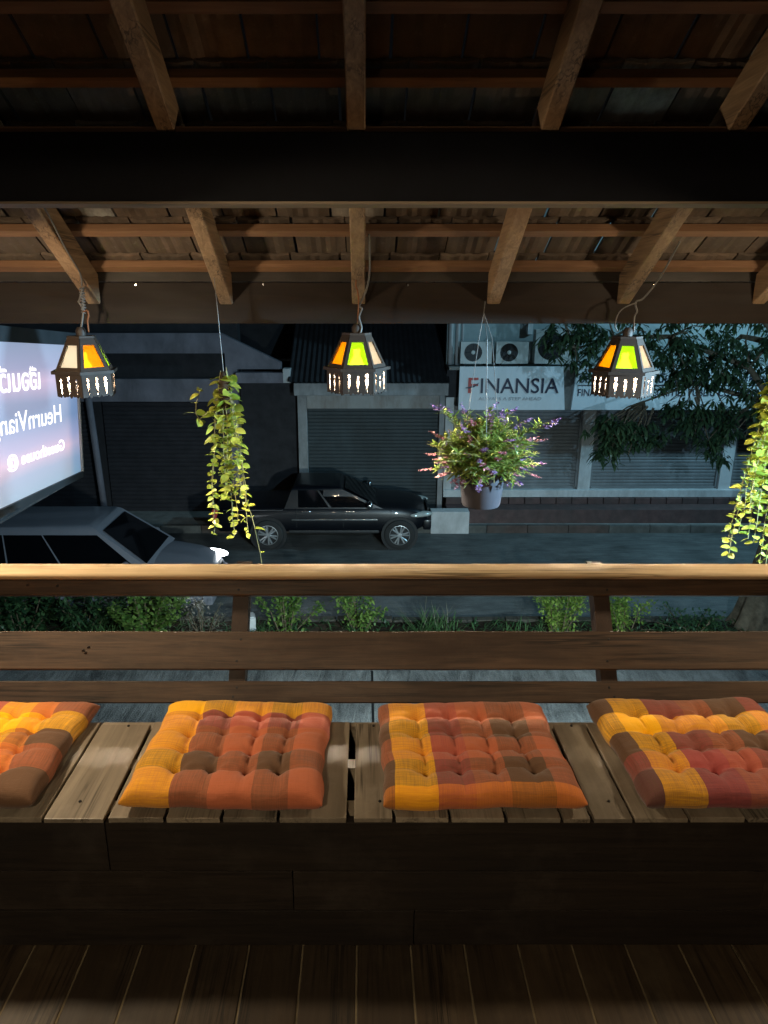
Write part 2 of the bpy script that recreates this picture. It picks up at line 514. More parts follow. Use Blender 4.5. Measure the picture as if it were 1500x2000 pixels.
# ------------------------------------------------------------------ ground
def sheet(name, x0, x1, y0, y1, z, mat, kind='structure', nx=1, ny=1, amp=0):
    mb = MB()
    for j in range(ny + 1):
        for i in range(nx + 1):
            mb.v.append((x0 + (x1 - x0) * i / nx, y0 + (y1 - y0) * j / ny, z + (rnd.uniform(-amp, amp) if amp else 0)))
    for j in range(ny):
        for i in range(nx):
            a = j * (nx + 1) + i
            mb.f.append((a, a + 1, a + nx + 2, a + nx + 1))
    o = mb.build(name, mat)
    return tag(o, kind=kind)


sheet('ground', -400, 400, -400, 400, -0.012, M['soil'])
yard = sheet('yard', -16, 16, 3.0, 10.0, 0.0, M['yard'])
sheet('road', -60, 60, 11.75, 16.8, 0.0, M['road'])
strip = sheet('planting_strip', -16, 16, 10.0, 11.6, 0.06, M['soil'], nx=90, ny=10, amp=0.035)
# expansion joint of the yard: a narrow dark groove lying on the sheet
MB().box(0.10, 0.135, 3.2, 9.95, -0.01, 0.004).build('joint', M['black'], yard)
kb = MB()
k0 = -16.0
M['kerbdark'] = plain('mossy kerb', (0.06, 0.055, 0.045), 0.9, 0, 0.2, 0.3, 5, 0.3)
kerb = empty('strip_kerb', (0, 11.68, 0), kind='structure')
kme = MB().box(-0.49, 0.49, 11.6, 11.75, -0.02, 0.09, 0.012).mesh('kerb_stone', M['kerbdark'])
for i in range(24):
    o = mesh_obj('kerb_stone', kme, kerb); o.location = (-12 + i * 1.0, 0, rnd.uniform(-0.012, 0.008))


# ------------------------------------------------------------------ veranda floor
FZ = 4.033
floor = empty('veranda_floor', (0, 0, FZ), kind='structure')
pw = 0.132
pme = [MB().box(-pw / 2 + 0.0022, pw / 2 - 0.0022, -0.9, 1.85, FZ - 0.028, FZ, 0.0025).mesh('plank', M['floor']) for _ in range(1)]
for i in range(-14, 15):
    o = mesh_obj('plank', pme[0], floor)
    o.location = (-0.019 + pw / 2 + i * pw, rnd.uniform(-0.004, 0.004), rnd.uniform(-0.002, 0.0015))
MB().box(-2.2, 2.2, -0.9, 1.84, FZ - 0.09, FZ - 0.0285).build('joist_deck', M['bench_front'], floor)
sme = MB().box(-0.0021, 0.0021, -0.9, 1.85, FZ - 0.0275, FZ - 0.0022).mesh('seam_filler', M['seam'])
for i in range(-14, 15):
    mesh_obj('seam_filler', sme, floor).location = (-0.019 + i * pw, 0, 0)

# ------------------------------------------------------------------ bench
SZ = CZ - 1.145
bench = empty('bench', (0, 1.39, FZ), 'long dark wooden bench with worn plank seat along the veranda railing', 'bench')
# three rows of front boards, butt jointed
zr = [FZ + 0.004, FZ + 0.112, FZ + 0.228, SZ - 0.0145]
joints = [[-2.1, 0.12, 2.1], [-2.1, -0.17, 0.95, 2.1], [-2.1, -0.6, 2.1]]
for r_ in range(3):
    for a, b in zip(joints[r_][:-1], joints[r_][1:]):
        dy = rnd.uniform(-0.0015, 0.0015)
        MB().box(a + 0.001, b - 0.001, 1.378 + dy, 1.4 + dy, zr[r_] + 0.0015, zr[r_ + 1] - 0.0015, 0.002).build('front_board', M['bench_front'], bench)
# carriers under the seat
for y in (1.40, 1.56, 1.73):
    MB().box(-2.1, 2.1, y + 0.014, y + 0.05, SZ - 0.075, SZ - 0.0135).build('seat_carrier', M['slat'], bench)
MB().box(-2.1, 2.1, 1.735, 1.75, FZ + 0.002, SZ - 0.077).build('back_board', M['bench_front'], bench)
# seat boards, running front to back
seams = [(-2.05, -1.91), (-1.90, -1.76), (-1.75, -1.62), (-1.61, -1.47), (-1.46, -1.33), (-1.32, -1.18), (-1.17, -1.03), (-1.015, -0.885), (-0.872, -0.745),
         (-0.733, -0.602), (-0.585, -0.465), (-0.452, -0.335), (-0.322, -0.205), (-0.192, -0.042), (-0.024, 0.061), (0.075, 0.19), (0.203, 0.318), (0.332, 0.447), (0.46, 0.515),
         (0.53, 0.612), (0.625, 0.74), (0.752, 0.87), (0.885, 1.0), (1.012, 1.13), (1.142, 1.26), (1.275, 1.39), (1.4, 1.52), (1.53, 1.65), (1.66, 1.78), (1.79, 1.91), (1.92, 2.05)]
for i, (a, b) in enumerate(seams):
    a, b = (a if abs(a + 0.024) < .01 else a - 0.003), (b if abs(b + 0.042) < .01 else b + 0.003)
    mb = MB().box(a, b, 1.372 + rnd.uniform(-0.001, 0.001), 1.757 + rnd.uniform(-0.008, 0.006), SZ - 0.0125, SZ + rnd.uniform(-0.001, 0.002), 0.0022)
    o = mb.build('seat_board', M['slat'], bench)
    for yy in (1.43, 1.742):
        k_ = MB().lathe([(0.0001, 0.0026), (0.003, 0.0024), (0.004, 0.0)], 8, ((a + b) / 2 + rnd.uniform(-0.02, 0.02), yy, SZ)).build('nail', M['black'], bench)

# ------------------------------------------------------------------ railing, leaning outwards
rail = empty('railing', (0, 1.83, FZ), 'brown wooden railing with pale cap rail behind the bench', 'railing')


def lean_y(dz):            # plane of the front of the boards
    return 1.83 + (dz + 1.12) * (0.17 / 0.26)


LEAN = math.atan2(0.17, 0.26)


def rail_board(name, dz0, dz1, th, mat, x0=-2.3, x1=2.3, wav=0.0):
    zc = (dz0 + dz1) / 2
    h = (dz1 - dz0) / math.cos(LEAN)
    mb = MB()
    n = 40
    prof = [(0.0, -h / 2 + 0.003), (0.003, -h / 2), (th - 0.003, -h / 2), (th, -h / 2 + 0.003), (th, h / 2 - 0.003), (th - 0.003, h / 2), (0.003, h / 2), (0, h / 2 - 0.003)]
    for i in range(n + 1):
        x = x0 + (x1 - x0) * i / n
        for (y, z) in prof:
            zz = z + (rnd.uniform(-wav, wav) if abs(z) > h / 2 - 0.004 else 0)
            mb.v.append((x, y * math.cos(LEAN) + zz * math.sin(LEAN), -y * math.sin(LEAN) + zz * math.cos(LEAN)))
    m = len(prof)
    for i in range(n):
        for k in range(m):
            mb.f.append((i * m + k, i * m + (k + 1) % m, (i + 1) * m + (k + 1) % m, (i + 1) * m + k))
    mb.f.append(tuple(range(m))); mb.f.append(tuple(range(n * m, n * m + m)))
    o = mb.build(name, mat, rail)
    o.location = (0, lean_y(zc), CZ + zc)
    return o


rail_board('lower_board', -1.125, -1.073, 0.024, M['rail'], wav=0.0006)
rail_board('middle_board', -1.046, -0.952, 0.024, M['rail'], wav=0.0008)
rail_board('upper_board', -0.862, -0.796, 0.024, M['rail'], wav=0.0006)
# cap rail with rounded edges
mb = MB(); n = 50
for i in range(n + 1):
    x = -2.3 + 4.6 * i / n
    w = 0.0006 * math.sin(x * 3.1)
    for (y, z) in ((1.972, -0.8), (1.966, -0.795), (1.962, -0.787), (1.963, -0.781), (1.968, -0.7765), (2.02, -0.7745), (2.038, -0.7755), (2.042, -0.781), (2.042, -0.797), (2.036, -0.802)):
        mb.v.append((x, y, CZ + z + w + rnd.uniform(-0.0003, 0.0003)))
for i in range(n):
    for k in range(10):
        mb.f.append((i * 10 + k, i * 10 + (k + 1) % 10, (i + 1) * 10 + (k + 1) % 10, (i + 1) * 10 + k))
mb.f.append(tuple(range(10))); mb.f.append(tuple(range(n * 10, n * 10 + 10)))
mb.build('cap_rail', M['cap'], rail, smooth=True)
# bolt heads and knots on the middle board
for x, dz in ((-0.83, -1.0), (-0.815, -0.992), (-0.822, -1.006), (-1.02, -0.836), (-0.93, -0.838)):
    MB().lathe([(0.0001, -0.0015), (0.0045, -0.0015), (0.0045, 0.006)], 10, (x, lean_y(dz) - 0.0005, CZ + dz), 'y').build('screw_hole', M['black'], rail)
sme_ = MB().lathe([(0.0001, -0.0012), (0.003, -0.001), (0.0042, 0.0004)], 8, (0, 0, 0), 'y').mesh('screw', M['black'])
for x in (-1.5, -0.377, 0.722, 1.83):
    for dz in (-1.11, -1.088, -1.025, -0.972, -0.848, -0.812):
        o = mesh_obj('screw', sme_, rail)
        o.location = (x + rnd.uniform(-0.012, 0.012), lean_y(dz), CZ + dz)
        o.rotation_euler = (-LEAN, 0, 0)
for x in (-1.5, -0.377, 0.722, 1.83):
    mb = MB()
    for (dz, w) in ((-1.6, 0), (-1.12, 0), (-0.80, 0)):
        y0 = lean_y(max(dz, -1.13)) + 0.0285
        for (dx, dy) in ((-0.024, 0), (0.024, 0), (0.024, 0.055), (-0.024, 0.055)):
            mb.v.append((x + dx, y0 + dy, CZ + dz))
    for i in range(2):
        for k in range(4):
            mb.f.append((i * 4 + k, i * 4 + (k + 1) % 4, i * 4 + 4 + (k + 1) % 4, i * 4 + 4 + k))
    mb.f += [(0, 1, 2, 3), (8, 9, 10, 11)]
    mb.build('post', M['post'], rail)

# ------------------------------------------------------------------ roof
SL = 0.607                                    # slope of the roof
ANG = math.atan(SL)
ca, sa = math.cos(ANG), math.sin(ANG)
roof = empty('veranda_roof', (0, 2.3, CZ), 'tiled lean-to roof with wooden rafters, battens and black beam seen from below', 'roof')


def under(y): return CZ - 0.03 + SL * (3.12 - y)      # height of the rafter underside


RT = 0.10                                     # rafter depth
rme = MB()
rw = 0.0275
y0, y1 = 0.6, 3.118
b = 0.004
for y in (y0, y1):
    z = under(y)
    n_ = Vector((0, sa, ca))
    for (dx, t) in ((-rw + b, 0), (rw - b, 0), (rw, b), (rw, RT), (-rw, RT), (-rw, b)):
        rme.v.append((dx, y + (n_.y * t if y < 1 else 0), z + (n_.z * t if y < 1 else t / ca)))
for k in range(6):
    rme.f.append((k, (k + 1) % 6, 6 + (k + 1) % 6, 6 + k))
rme.f += [tuple(range(6)), tuple(range(6, 12))]
rmesh = rme.mesh('rafter', M['rafter'])
RX = [-0.02 + 0.553 * k for k in range(-4, 5)]
for x in RX:
    o = mesh_obj('rafter', rmesh, roof)
    o.location = (x + rnd.uniform(-0.008, 0.008), 0, rnd.uniform(-0.003, 0.003))
# battens on the rafters
BT = 0.032
bys = [3.085 - 0.1955 * k for k in range(0, 11)]
bys[0] = 3.088


def slope_box(x0, x1, yc, hw, t0, t1):
    mb = MB()
    for x in (x0, x1):
        for (s_, t) in ((-hw, t0), (hw, t0), (hw, t1), (-hw, t1)):
            yy = yc + s_ * ca + t * sa
            zz = under(yc) - s_ * sa + t * ca
            mb.v.append((x, yy, zz))
    mb.f += [(0, 1, 2, 3), (4, 5, 6, 7)] + [(k, (k + 1) % 4, 4 + (k + 1) % 4, 4 + k) for k in range(4)]
    return mb


for yc in bys:
    o = slope_box(-2.6, 2.6, yc - (RT * sa), 0.017, RT + 0.001, RT + BT).build('batten', M['batten'], roof)
# tiles: head on a batten, tail over the course below
TW, TL = 0.202, 0.268
tm = MB()
nx = 10
for (s_, lift) in ((-0.03, 0.0), (TL - 0.03, 0.017)):
    for side in (0, 1):
        for i in range(nx + 1):
            u = i / nx
            wv = 0.004 * math.cos(u * 4 * PI) - (0.007 if abs(u - 0.5) < 0.06 else 0)
            t = RT + BT + 0.011 + lift + wv + (0.013 if side else 0)
            tm.v.append(((u - 0.5) * (TW - 0.008), s_ * ca + t * sa, -s_ * sa + t * ca))
q = nx + 1
for i in range(nx):
    tm.f += [(i, i + 1, 2 * q + i + 1, 2 * q + i), (q + i, q + i + 1, 3 * q + i + 1, 3 * q + i), (i, i + 1, q + i + 1, q + i), (2 * q + i, 2 * q + i + 1, 3 * q + i + 1, 3 * q + i)]
tm.f += [(0, q, 3 * q, 2 * q), (nx, q + nx, 3 * q + nx, 2 * q + nx)]
tmesh = tm.mesh('tile', M['tile'])
for j, yc in enumerate([3.085 - 0.1955 * k for k in range(0, 11)]):
    yb = yc - RT * sa
    for i in range(-12, 13):
        o = mesh_obj('tile', tmesh, roof)
        o.location = (i * TW + (0.5 * TW if j % 2 else 0) * 0.0 + 0.03 * math.sin(j * 2.1) + rnd.uniform(-0.002, 0.002), yb, under(yb) + rnd.uniform(-0.0015, 0.0015))
        o.rotation_euler = (rnd.uniform(-0.006, 0.006), 0, rnd.uniform(-0.008, 0.008))
# main beam, carried on house posts further along
bz0, bz1 = 5.832, 6.018
mb = MB().box(-2.8, 2.8, 2.3, 2.41, bz0, bz1, 0.004)
mb.build('main_beam', M['beam'], roof)
MB().box(-2.8, 2.8, 2.302, 2.408, bz0 - 0.007, bz0 - 0.0005).build('beam_soffit', M['soffit'], roof)
MB().box(-2.8, 2.8, 2.315, 2.40, bz1 + 0.001, bz1 + 0.016).build('beam_packer', M['batten'], roof)
MB().box(-2.75, 2.75, 3.121, 3.146, CZ - 0.108, CZ + 0.058, 0.003).build('fascia_board', M['fascia'], roof)
MB().box(-2.75, 2.75, 3.124, 3.15, CZ + 0.061, CZ + 0.125).build('tilting_fillet', M['bench_front'], roof)
for x in (-0.42, 0.18, -0.09 + 0.5, 1.2, -0.95):
    MB().lathe([(0.0001, -0.002), (0.004, -0.002), (0.005, 0.004)], 8, (x, 3.12, CZ + 0.048), 'y').build('nail_head', M['chrome'], roof)

# added board screen, out of view, keeping the flood lamp off the veranda
lscreen = empty('light_screen', (2.45, 1, FZ), 'added board screen beyond the right picture edge, blocking the flood lamp', 'wall')
for i in range(16):
    y = -0.9 + i * 0.19
    MB().box(2.44, 2.465, y + 0.001, y + 0.188, FZ - 0.02, under(y + 0.19) - 0.005, 0.003).build('board', M['rail'], lscreen)

# ------------------------------------------------------------------ cushions
YEL, ORA, BRO, RED, PUR, SAL = (0.88, 0.43, 0.008), (0.62, 0.2, 0.026), (0.12, 0.064, 0.036), (0.34, 0.068, 0.06), (0.13, 0.042, 0.048), (0.42, 0.12, 0.055)


def stops(seq):
    out, p = [], 0.0
    for c, w in seq:
        out.append((p, c)); p += w
    return out


def cushion(label, cx, w, d, mat, seed, ang=0.0, sk=0.0, y0=1.378):
    rr = random.Random(seed)
    N = 84
    T = 0.05
    tu = [0.225, 0.41, 0.595, 0.775]
    tv = [0.22, 0.405, 0.59, 0.775]
    tj = [[(a + rr.uniform(-0.012, 0.012), b + rr.uniform(-0.012, 0.012)) for a in tu] for b in tv]
    ph = [rr.uniform(0, 6.28) for _ in range(8)]
    verts, uvs, faces = [], [], []

    def prof(u, v):
        eu = 1 - abs(2 * u - 1) ** 11.0
        ev = 1 - abs(2 * v - 1) ** 11.0
        return max(0.0, eu) ** 0.5 * max(0.0, ev) ** 0.5

    def top(u, v):
        h = T * prof(u, v)
        d_ = 0.0
        cr = 0.0
        for j in range(4):
            for i in range(4):
                a, b_ = tj[j][i]
                r2 = math.hypot(u - a, v - b_)
                d_ = max(d_, 0.044 * math.exp(-(r2 / 0.034) ** 1.1) + 0.0022 * math.cos(7 * math.atan2(v - b_, u - a) + i * 2.1 + j * 1.3 + ph[i]) * math.exp(-(r2 / 0.06) ** 2) * min(1, r2 / 0.02))
        # creases pulled between neighbouring tufts
        for j in range(4):
            vb = tv[j]
            wnd = 1 / (1 + math.exp(-(u - 0.17) / 0.02)) / (1 + math.exp((u - 0.83) / 0.02))
            cr = max(cr, 0.021 * wnd * math.exp(-abs((v - vb) / 0.017) ** 1.05))
        for i in range(4):
            ub = tu[i]
            wnd = 1 / (1 + math.exp(-(v - 0.17) / 0.02)) / (1 + math.exp((v - 0.83) / 0.02))
            cr = max(cr, 0.019 * wnd * math.exp(-abs((u - ub) / 0.017) ** 1.05))
        # wrinkles running from the outer tufts to the edges
        wr = 0.0
        eb = min(u, v, 1 - u, 1 - v)
        if eb < 0.24:
            k = u if min(v, 1 - v) < min(u, 1 - u) else v
            for c0 in (tu if k is u else tv):
                wr += 0.007 * math.exp(-((k - c0) / 0.018) ** 2) * min(1, eb / 0.06) * (0.3 + 0.7 * eb / 0.24)
        bulge = 0.004 * math.sin(7 * u + ph[0]) * math.sin(6 * v + ph[1]) + 0.002 * math.sin(23 * u + ph[2] + 5 * v) * math.sin(19 * v + ph[3])
        return max(0.002, h - max(d_, cr) - wr + bulge * prof(u, v)) + 0.004

    for sheet_ in (0, 1):
        for j in range(N + 1):
            for i in range(N + 1):
                # denser rows towards the rim
                u = i / N; v = j / N
                u = 0.5 - 0.5 * math.cos(PI * u) if False else u
                px = (u - 0.5); py = v
                # slightly concave sides, pointed corners
                pin = 0.018 * math.sin(PI * v) * (2 * u - 1)
                pin2 = 0.012 * math.sin(PI * u) * (2 * v - 1)
                x = (px * w) - pin * w * 0.6 + 0.003 * math.sin(9 * v + ph[4]) * abs(2 * u - 1) + 0.002 * math.sin(25 * v + ph[6]) * abs(2 * u - 1) ** 6
                y = (py - 0.5) * d - pin2 * d * 0.5 + 0.003 * math.sin(8 * u + ph[5]) * abs(2 * v - 1) + 0.0025 * math.sin(24 * u + ph[7]) * abs(2 * v - 1) ** 6
                x += sk * (py - 0.5)
                mid = 0.022 * (1 - 0.35 * prof(u, v))
                z = mid + top(u, v) * 0.88 if sheet_ == 0 else mid - 0.019 * prof(u, v) ** 0.7
                verts.append((x, y, z)); uvs.append((u, v))
    q_ = N + 1
    o2 = q_ * q_
    for j in range(N):
        for i in range(N):
            a = j * q_ + i
            faces.append((a, a + 1, a + q_ + 1, a + q_))
            faces.append((o2 + a, o2 + a + q_, o2 + a + q_ + 1, o2 + a + 1))
    rim = [(i, 0) for i in range(N)] + [(N, j) for j in range(N)] + [(i, N) for i in range(N, 0, -1)] + [(0, j) for j in range(N, 0, -1)]
    for k in range(len(rim)):
        a = rim[k][1] * q_ + rim[k][0]; n2 = rim[(k + 1) % len(rim)]; b2 = n2[1] * q_ + n2[0]
        faces.append((a, o2 + a, o2 + b2, b2))
    me = bpy.data.meshes.new('seat_cushion')
    me.from_pydata(verts, [], faces)
    uvl = me.uv_layers.new(name='UVMap')
    for lp in me.loops:
        uvl.data[lp.index].uv = uvs[lp.vertex_index]
    me.polygons.foreach_set('use_smooth', [True] * len(me.polygons))
    me.materials.append(mat)
    me.update()
    o = mesh_obj('seat_cushion', me)
    o.location = (cx, y0 + d / 2, SZ + 0.001)
    o.rotation_euler = (R(-2.0), 0, ang)
    tag(o, label, 'cushion', 'plaid tufted cushions on the bench')
    return o


m1 = plaid('plaid one', stops([(BRO, .15), (ORA, .2), (RED, .16), (YEL, .17), (ORA, .12), (BRO, .2)]), stops([(BRO, .22), (SAL, .22), (BRO, .17), (YEL, .2), (SAL, .19)]))
m2 = plaid('plaid two', stops([(YEL, .24), (BRO, .19), (SAL, .22), (BRO, .175), (SAL, .175)]), stops([(SAL, .21), (BRO, .17), (SAL, .25), (RED, .18), (YEL, .19)]))
m3 = plaid('plaid three', stops([(BRO, .055), (YEL, .215), (RED, .19), (SAL, .18), (BRO, .215), (SAL, .145)]), stops([(ORA, .07), (BRO, .23), (SAL, .22), (BRO, .2), (SAL, .28)]))
m4 = plaid('plaid four', stops([(BRO, .09), (YEL, .2), (RED, .2), (SAL, .17), (BRO, .19), (RED, .15)]), stops([(PUR, .19), (RED, .17), (BRO, .22), (YEL, .2), (BRO, .22)]))
cushion('brown edged orange plaid cushion cut off by the left picture edge', -1.005, 0.485, 0.43, m1, 3, 0.0, 0.0)
cushion('plaid cushion with a bright yellow column on its left and yellow back row', -0.328, 0.468, 0.43, m2, 5, R(-1.0), 0.0)
cushion('plaid cushion with thin brown rim left of its yellow column, right of the centre gap', 0.272, 0.468, 0.425, m3, 8, R(1.0), 0.0)
cushion('plaid cushion with purple red front row at the right picture edge', 0.885, 0.49, 0.44, m4, 12, R(1.5), 0.0, y0=1.382)

# ------------------------------------------------------------------ lanterns
def hexpt(r, k, z, rot=0.0):
    t = R(60 * k + 30) + rot
    return Vector((r * math.cos(t), r * math.sin(t), z))


def frame_M(o, x, y):
    x = x.normalized(); n = x.cross(y).normalized(); y = n.cross(x)
    m = Matrix.Identity(4)
    for i in range(3):
        m[i][0], m[i][1], m[i][2], m[i][3] = x[i], y[i], n[i], o[i]
    return m


HT = 0.128      # glazed part
HS = 0.092      # skirt
RB, RTOP, RF, RS = 0.118, 0.056, 0.139, 0.121


def keyhole(cx, y0, sc, fl=1):
    pts = []
    for k in range(9):                       # head
        t = R(-50 + 280 * k / 8)
        pts.append((cx + 0.0046 * sc * math.cos(t), y0 + 0.048 * sc + 0.0065 * sc * math.sin(t)))
    body = [(-0.0035, .040), (-0.0082, .034), (-0.0078, .026), (-0.004, .016), (-0.0045, .006), (-0.001, .0), (0.0025, .001), (0.003, .012), (0.0062, .022), (0.0085, .032), (0.0035, .040)]
    pts += [(cx + fl * x * sc * 0.66, y0 + y * sc) for x, y in (body if fl > 0 else body[::-1])]
    return pts


def lantern():
    root = empty('hanging_lantern', (0, 0, 0))
    cols = ['pane_orange', 'pane_green', 'pane_white']
    for k in range(6):
        a, b_ = hexpt(RB, k, 0), hexpt(RB, k + 1, 0)
        c_, d_ = hexpt(RTOP, k, HT), hexpt(RTOP, k + 1, HT)
        mid = (a + b_) / 2; midt = (c_ + d_) / 2
        Mx = frame_M(mid, b_ - a, midt - mid)
        wb, wt, h = (b_ - a).length / 2, (d_ - c_).length / 2, (midt - mid).length
        outer = [(-wb, 0), (wb, 0), (wt, h), (-wt, h)]
        def e(f, y): return (wb + (wt - wb) * y / h) * f
        ya, yb = h * 0.115, h * 0.79
        ka, kb_ = e(1, ya) - 0.0135, e(1, yb) - 0.0125
        hole = [(-ka, ya), (ka, ya), (kb_, yb), (-kb_, yb)]
        fr = MB().plate(outer, [hole], 0.007, Mx).build('side_frame', M['lwood'], root, local=True)
        mb = MB().plate([(-ka - .004, ya - .004), (ka + .004, ya - .004), (kb_ + .004, yb + .004), (-kb_ - .004, yb + .004)], [], 0.0012, Mx @ Matrix.Translation((0, 0, -0.0045)))
        mb.build('pane', M[cols[k % 3]], fr, local=True)
        # skirt
        a, b_ = hexpt(RS, k, -0.0108), hexpt(RS, k + 1, -0.0108)
        mid = (a + b_) / 2
        Mx = frame_M(mid, b_ - a, Vector((0, 0, 1)))
        w_ = (b_ - a).length / 2
        low = []
        nn = 15
        for i in range(nn + 1):
            x = -w_ + 2 * w_ * i / nn
            low.append((x, -HS + (0.006 if i % 2 else 0.0) + 0.003 * math.sin(i * 1.9 + k)))
        outer = low + [(w_, 0), (-w_, 0)]
        holes = [keyhole(cx_, -HS + 0.012, 1.25 + 0.1 * math.sin(cx_ * 90 + k), -1 if (i + k) % 2 else 1) for i, cx_ in enumerate((-0.036, 0.0, 0.036))]
        MB().plate(outer, holes, 0.005, Mx).build('skirt_panel', M['lwood'], root, local=True)
    # flange board
    hx = [(hexpt(RF, k, 0).x, hexpt(RF, k, 0).y) for k in range(6)]
    hi = [(hexpt(RB - 0.012, k, 0).x, hexpt(RB - 0.012, k, 0).y) for k in range(6)]
    MB().plate(hx, [hi], 0.012, Matrix.Translation((0, 0, -0.0045))).build('flange', M['lwood'], root, local=True)
    ht = [(hexpt(RTOP + 0.004, k, 0).x, hexpt(RTOP + 0.004, k, 0).y) for k in range(6)]
    MB().plate(ht, [], 0.01, Matrix.Translation((0, 0, HT + 0.003))).build('top_cap', M['lwood'], root, local=True)
    MB().lathe([(0.0001, 0.0), (0.019, 0.0), (0.021, 0.02), (0.012, 0.034), (0.0001, 0.036)], 14, (0, 0, HT + 0.008)).build('finial', M['lwood'], root, local=True, smooth=True, auto=40)
    # bulb, hung from a holder
    MB().lathe([(0.0001, 0.0), (0.013, 0.0), (0.013, 0.04), (0.0001, 0.042)], 12, (0, 0, 0.07)).build('bulb_holder', M['black'], root, local=True)
    MB().lathe([(0.0001, -0.03)] + [(0.029 * math.sin(PI * t / 8), -0.03 + 0.029 * (1 - math.cos(PI * t / 8))) for t in range(1, 6)] + [(0.013, 0.034), (0.013, 0.061)], 16, (0, 0, 0.008)).build('bulb', M['bulb'], root, local=True, smooth=True)
    return root


lan0 = lantern()


def place_lantern(first, loc, rotz, label):
    o = lan0 if first else copy_tree(lan0)
    o.location = loc
    o.rotation_euler = (0, 0, rotz)
    tag(o, label, 'lantern', 'wooden lanterns under the eave')
    return o


LZ = 5.285
lanA = place_lantern(True, (-1.153, 3.0, LZ - 0.012), R(73), 'wooden lantern showing a white and an orange pane, in front of the lit sign')
lanB = place_lantern(False, (-0.032, 3.0, LZ), R(-27), 'wooden lantern with green pane facing, hanging at the middle above the pickup truck')
lanC = place_lantern(False, (1.07, 3.0, LZ - 0.014), R(-44), 'wooden lantern with green pane facing and pale lit right side, before the tree')


def cable(name, pts, r, mat, parent, n=6):
    """pts in the parent's (unrotated, world) frame"""
    # smooth the polyline with a Catmull-Rom pass
    P = [Vector(p) for p in pts]
    out = []
    for i in range(len(P) - 1):
        p0, p1, p2, p3 = P[max(i - 1, 0)], P[i], P[i + 1], P[min(i + 2, len(P) - 1)]
        for k in range(4):
            t = k / 4
            out.append(0.5 * ((2 * p1) + (p2 - p0) * t + (2 * p0 - 5 * p1 + 4 * p2 - p3) * t * t + (3 * p1 - p0 - 3 * p2 + p3) * t ** 3))
    out.append(P[-1])
    inv = (Matrix.Translation(parent.location) @ parent.rotation_euler.to_matrix().to_4x4()).inverted()
    out = [inv @ p for p in out]
    return MB().tube(out, r, n).build(name, mat, parent, local=True, smooth=True)


def coil(p0, p1, r, turns):
    p0, p1 = Vector(p0), Vector(p1)
    n = int(turns * 5)
    return [p0.lerp(p1, i / n) + Vector((r * math.cos(2 * PI * i / 5), r * math.sin(2 * PI * i / 5), 0)) for i in range(n + 1)]


ytop = LZ + HT + 0.04
# left lantern: cable comes down the rafter side, curls, hook
cable('cord', [(-1.10, 2.35, under(2.35) + 0.03), (-1.085, 2.6, under(2.6) + 0.02), (-1.10, 2.8, under(2.8) + 0.01), (-1.105, 2.93, under(2.93) + 0.005), (-1.117, 2.97, under(2.97) - 0.02)], 0.0035, M['cord'], lanA)
cable('curled_cord', coil((-1.125, 2.985, under(2.985) - 0.015), (-1.128, 2.99, under(2.985) - 0.115), 0.008, 9), 0.003, M['cord'], lanA)
cable('cord', [(-1.12, 2.98, under(2.985) - 0.02), (-1.143, 2.99, under(2.985) - 0.07), (-1.145, 2.99, ytop + 0.09), (-1.133, 2.995, ytop + 0.06), (-1.14, 2.998, ytop + 0.02), (-1.15, 3.0, ytop - 0.012)], 0.004, M['cord'], lanA)
cable('hook', [(-1.128, 2.985, ytop + 0.05), (-1.112, 2.985, ytop + 0.055), (-1.108, 2.985, ytop + 0.035), (-1.115, 2.985, ytop + 0.015), (-1.117, 2.99, ytop - 0.03)], 0.0035, M['rust'], lanA)
# middle lantern
cable('cord', [(0.016, 2.75, under(2.75) + 0.02), (0.02, 2.9, under(2.9) - 0.002), (0.008, 2.985, under(2.99) - 0.02), (-0.02, 2.99, ytop + 0.075), (-0.01, 2.99, ytop + 0.062), (-0.022, 2.99, ytop + 0.03), (-0.012, 2.985, ytop - 0.01), (-0.018, 2.98, ytop - 0.034)], 0.0042, M['cord'], lanB)
cable('hook', [(-0.032, 2.972, under(2.972) + 0.02), (-0.034, 2.96, under(2.972) - 0.02), (-0.028, 2.965, under(2.972) - 0.035), (-0.024, 2.985, ytop + 0.08), (-0.03, 3.0, ytop - 0.012)], 0.003, M['rust'], lanB)
# right lantern: two wires meeting
cable('cord', [(1.155, 2.8, under(2.8) + 0.03), (1.15, 2.93, under(2.93) - 0.01), (1.115, 2.985, under(2.985) - 0.055), (1.09, 2.99, ytop + 0.092), (1.088, 2.995, ytop + 0.075), (1.097, 2.995, ytop + 0.05), (1.09, 2.998, ytop + 0.03), (1.095, 3.0, ytop - 0.03)], 0.0038, M['cord'], lanC)
cable('cord', [(1.09, 2.99, ytop + 0.085), (1.05, 2.99, ytop + 0.07), (1.022, 2.99, ytop + 0.045), (1.014, 2.995, ytop + 0.0), (1.03, 3.0, ytop - 0.028)], 0.0028, M['cord'], lanC)

# ------------------------------------------------------------------ plants
def leaf_mesh(name, l, w, mat, curl=0.15, n=5, fold=0.1, pointed=0.0):
    mb = MB()
    for i in range(n + 1):
        t = i / n
        ww = w * (math.sin(PI * min(1, max(0.02, t)) ** (0.85 + pointed * 0.0)) ** (0.62 + pointed)) if 0 < i < n else w * 0.06
        z = -curl * l * t * t
        mb.v += [(l * t, -ww / 2, z + fold * ww), (l * t, 0, z), (l * t, ww / 2, z + fold * ww)]
    for i in range(n):
        a = i * 3
        mb.f += [(a, a + 1, a + 4, a + 3), (a + 1, a + 2, a + 5, a + 4)]
    return mb.mesh(name, mat, smooth=True, recalc=False)


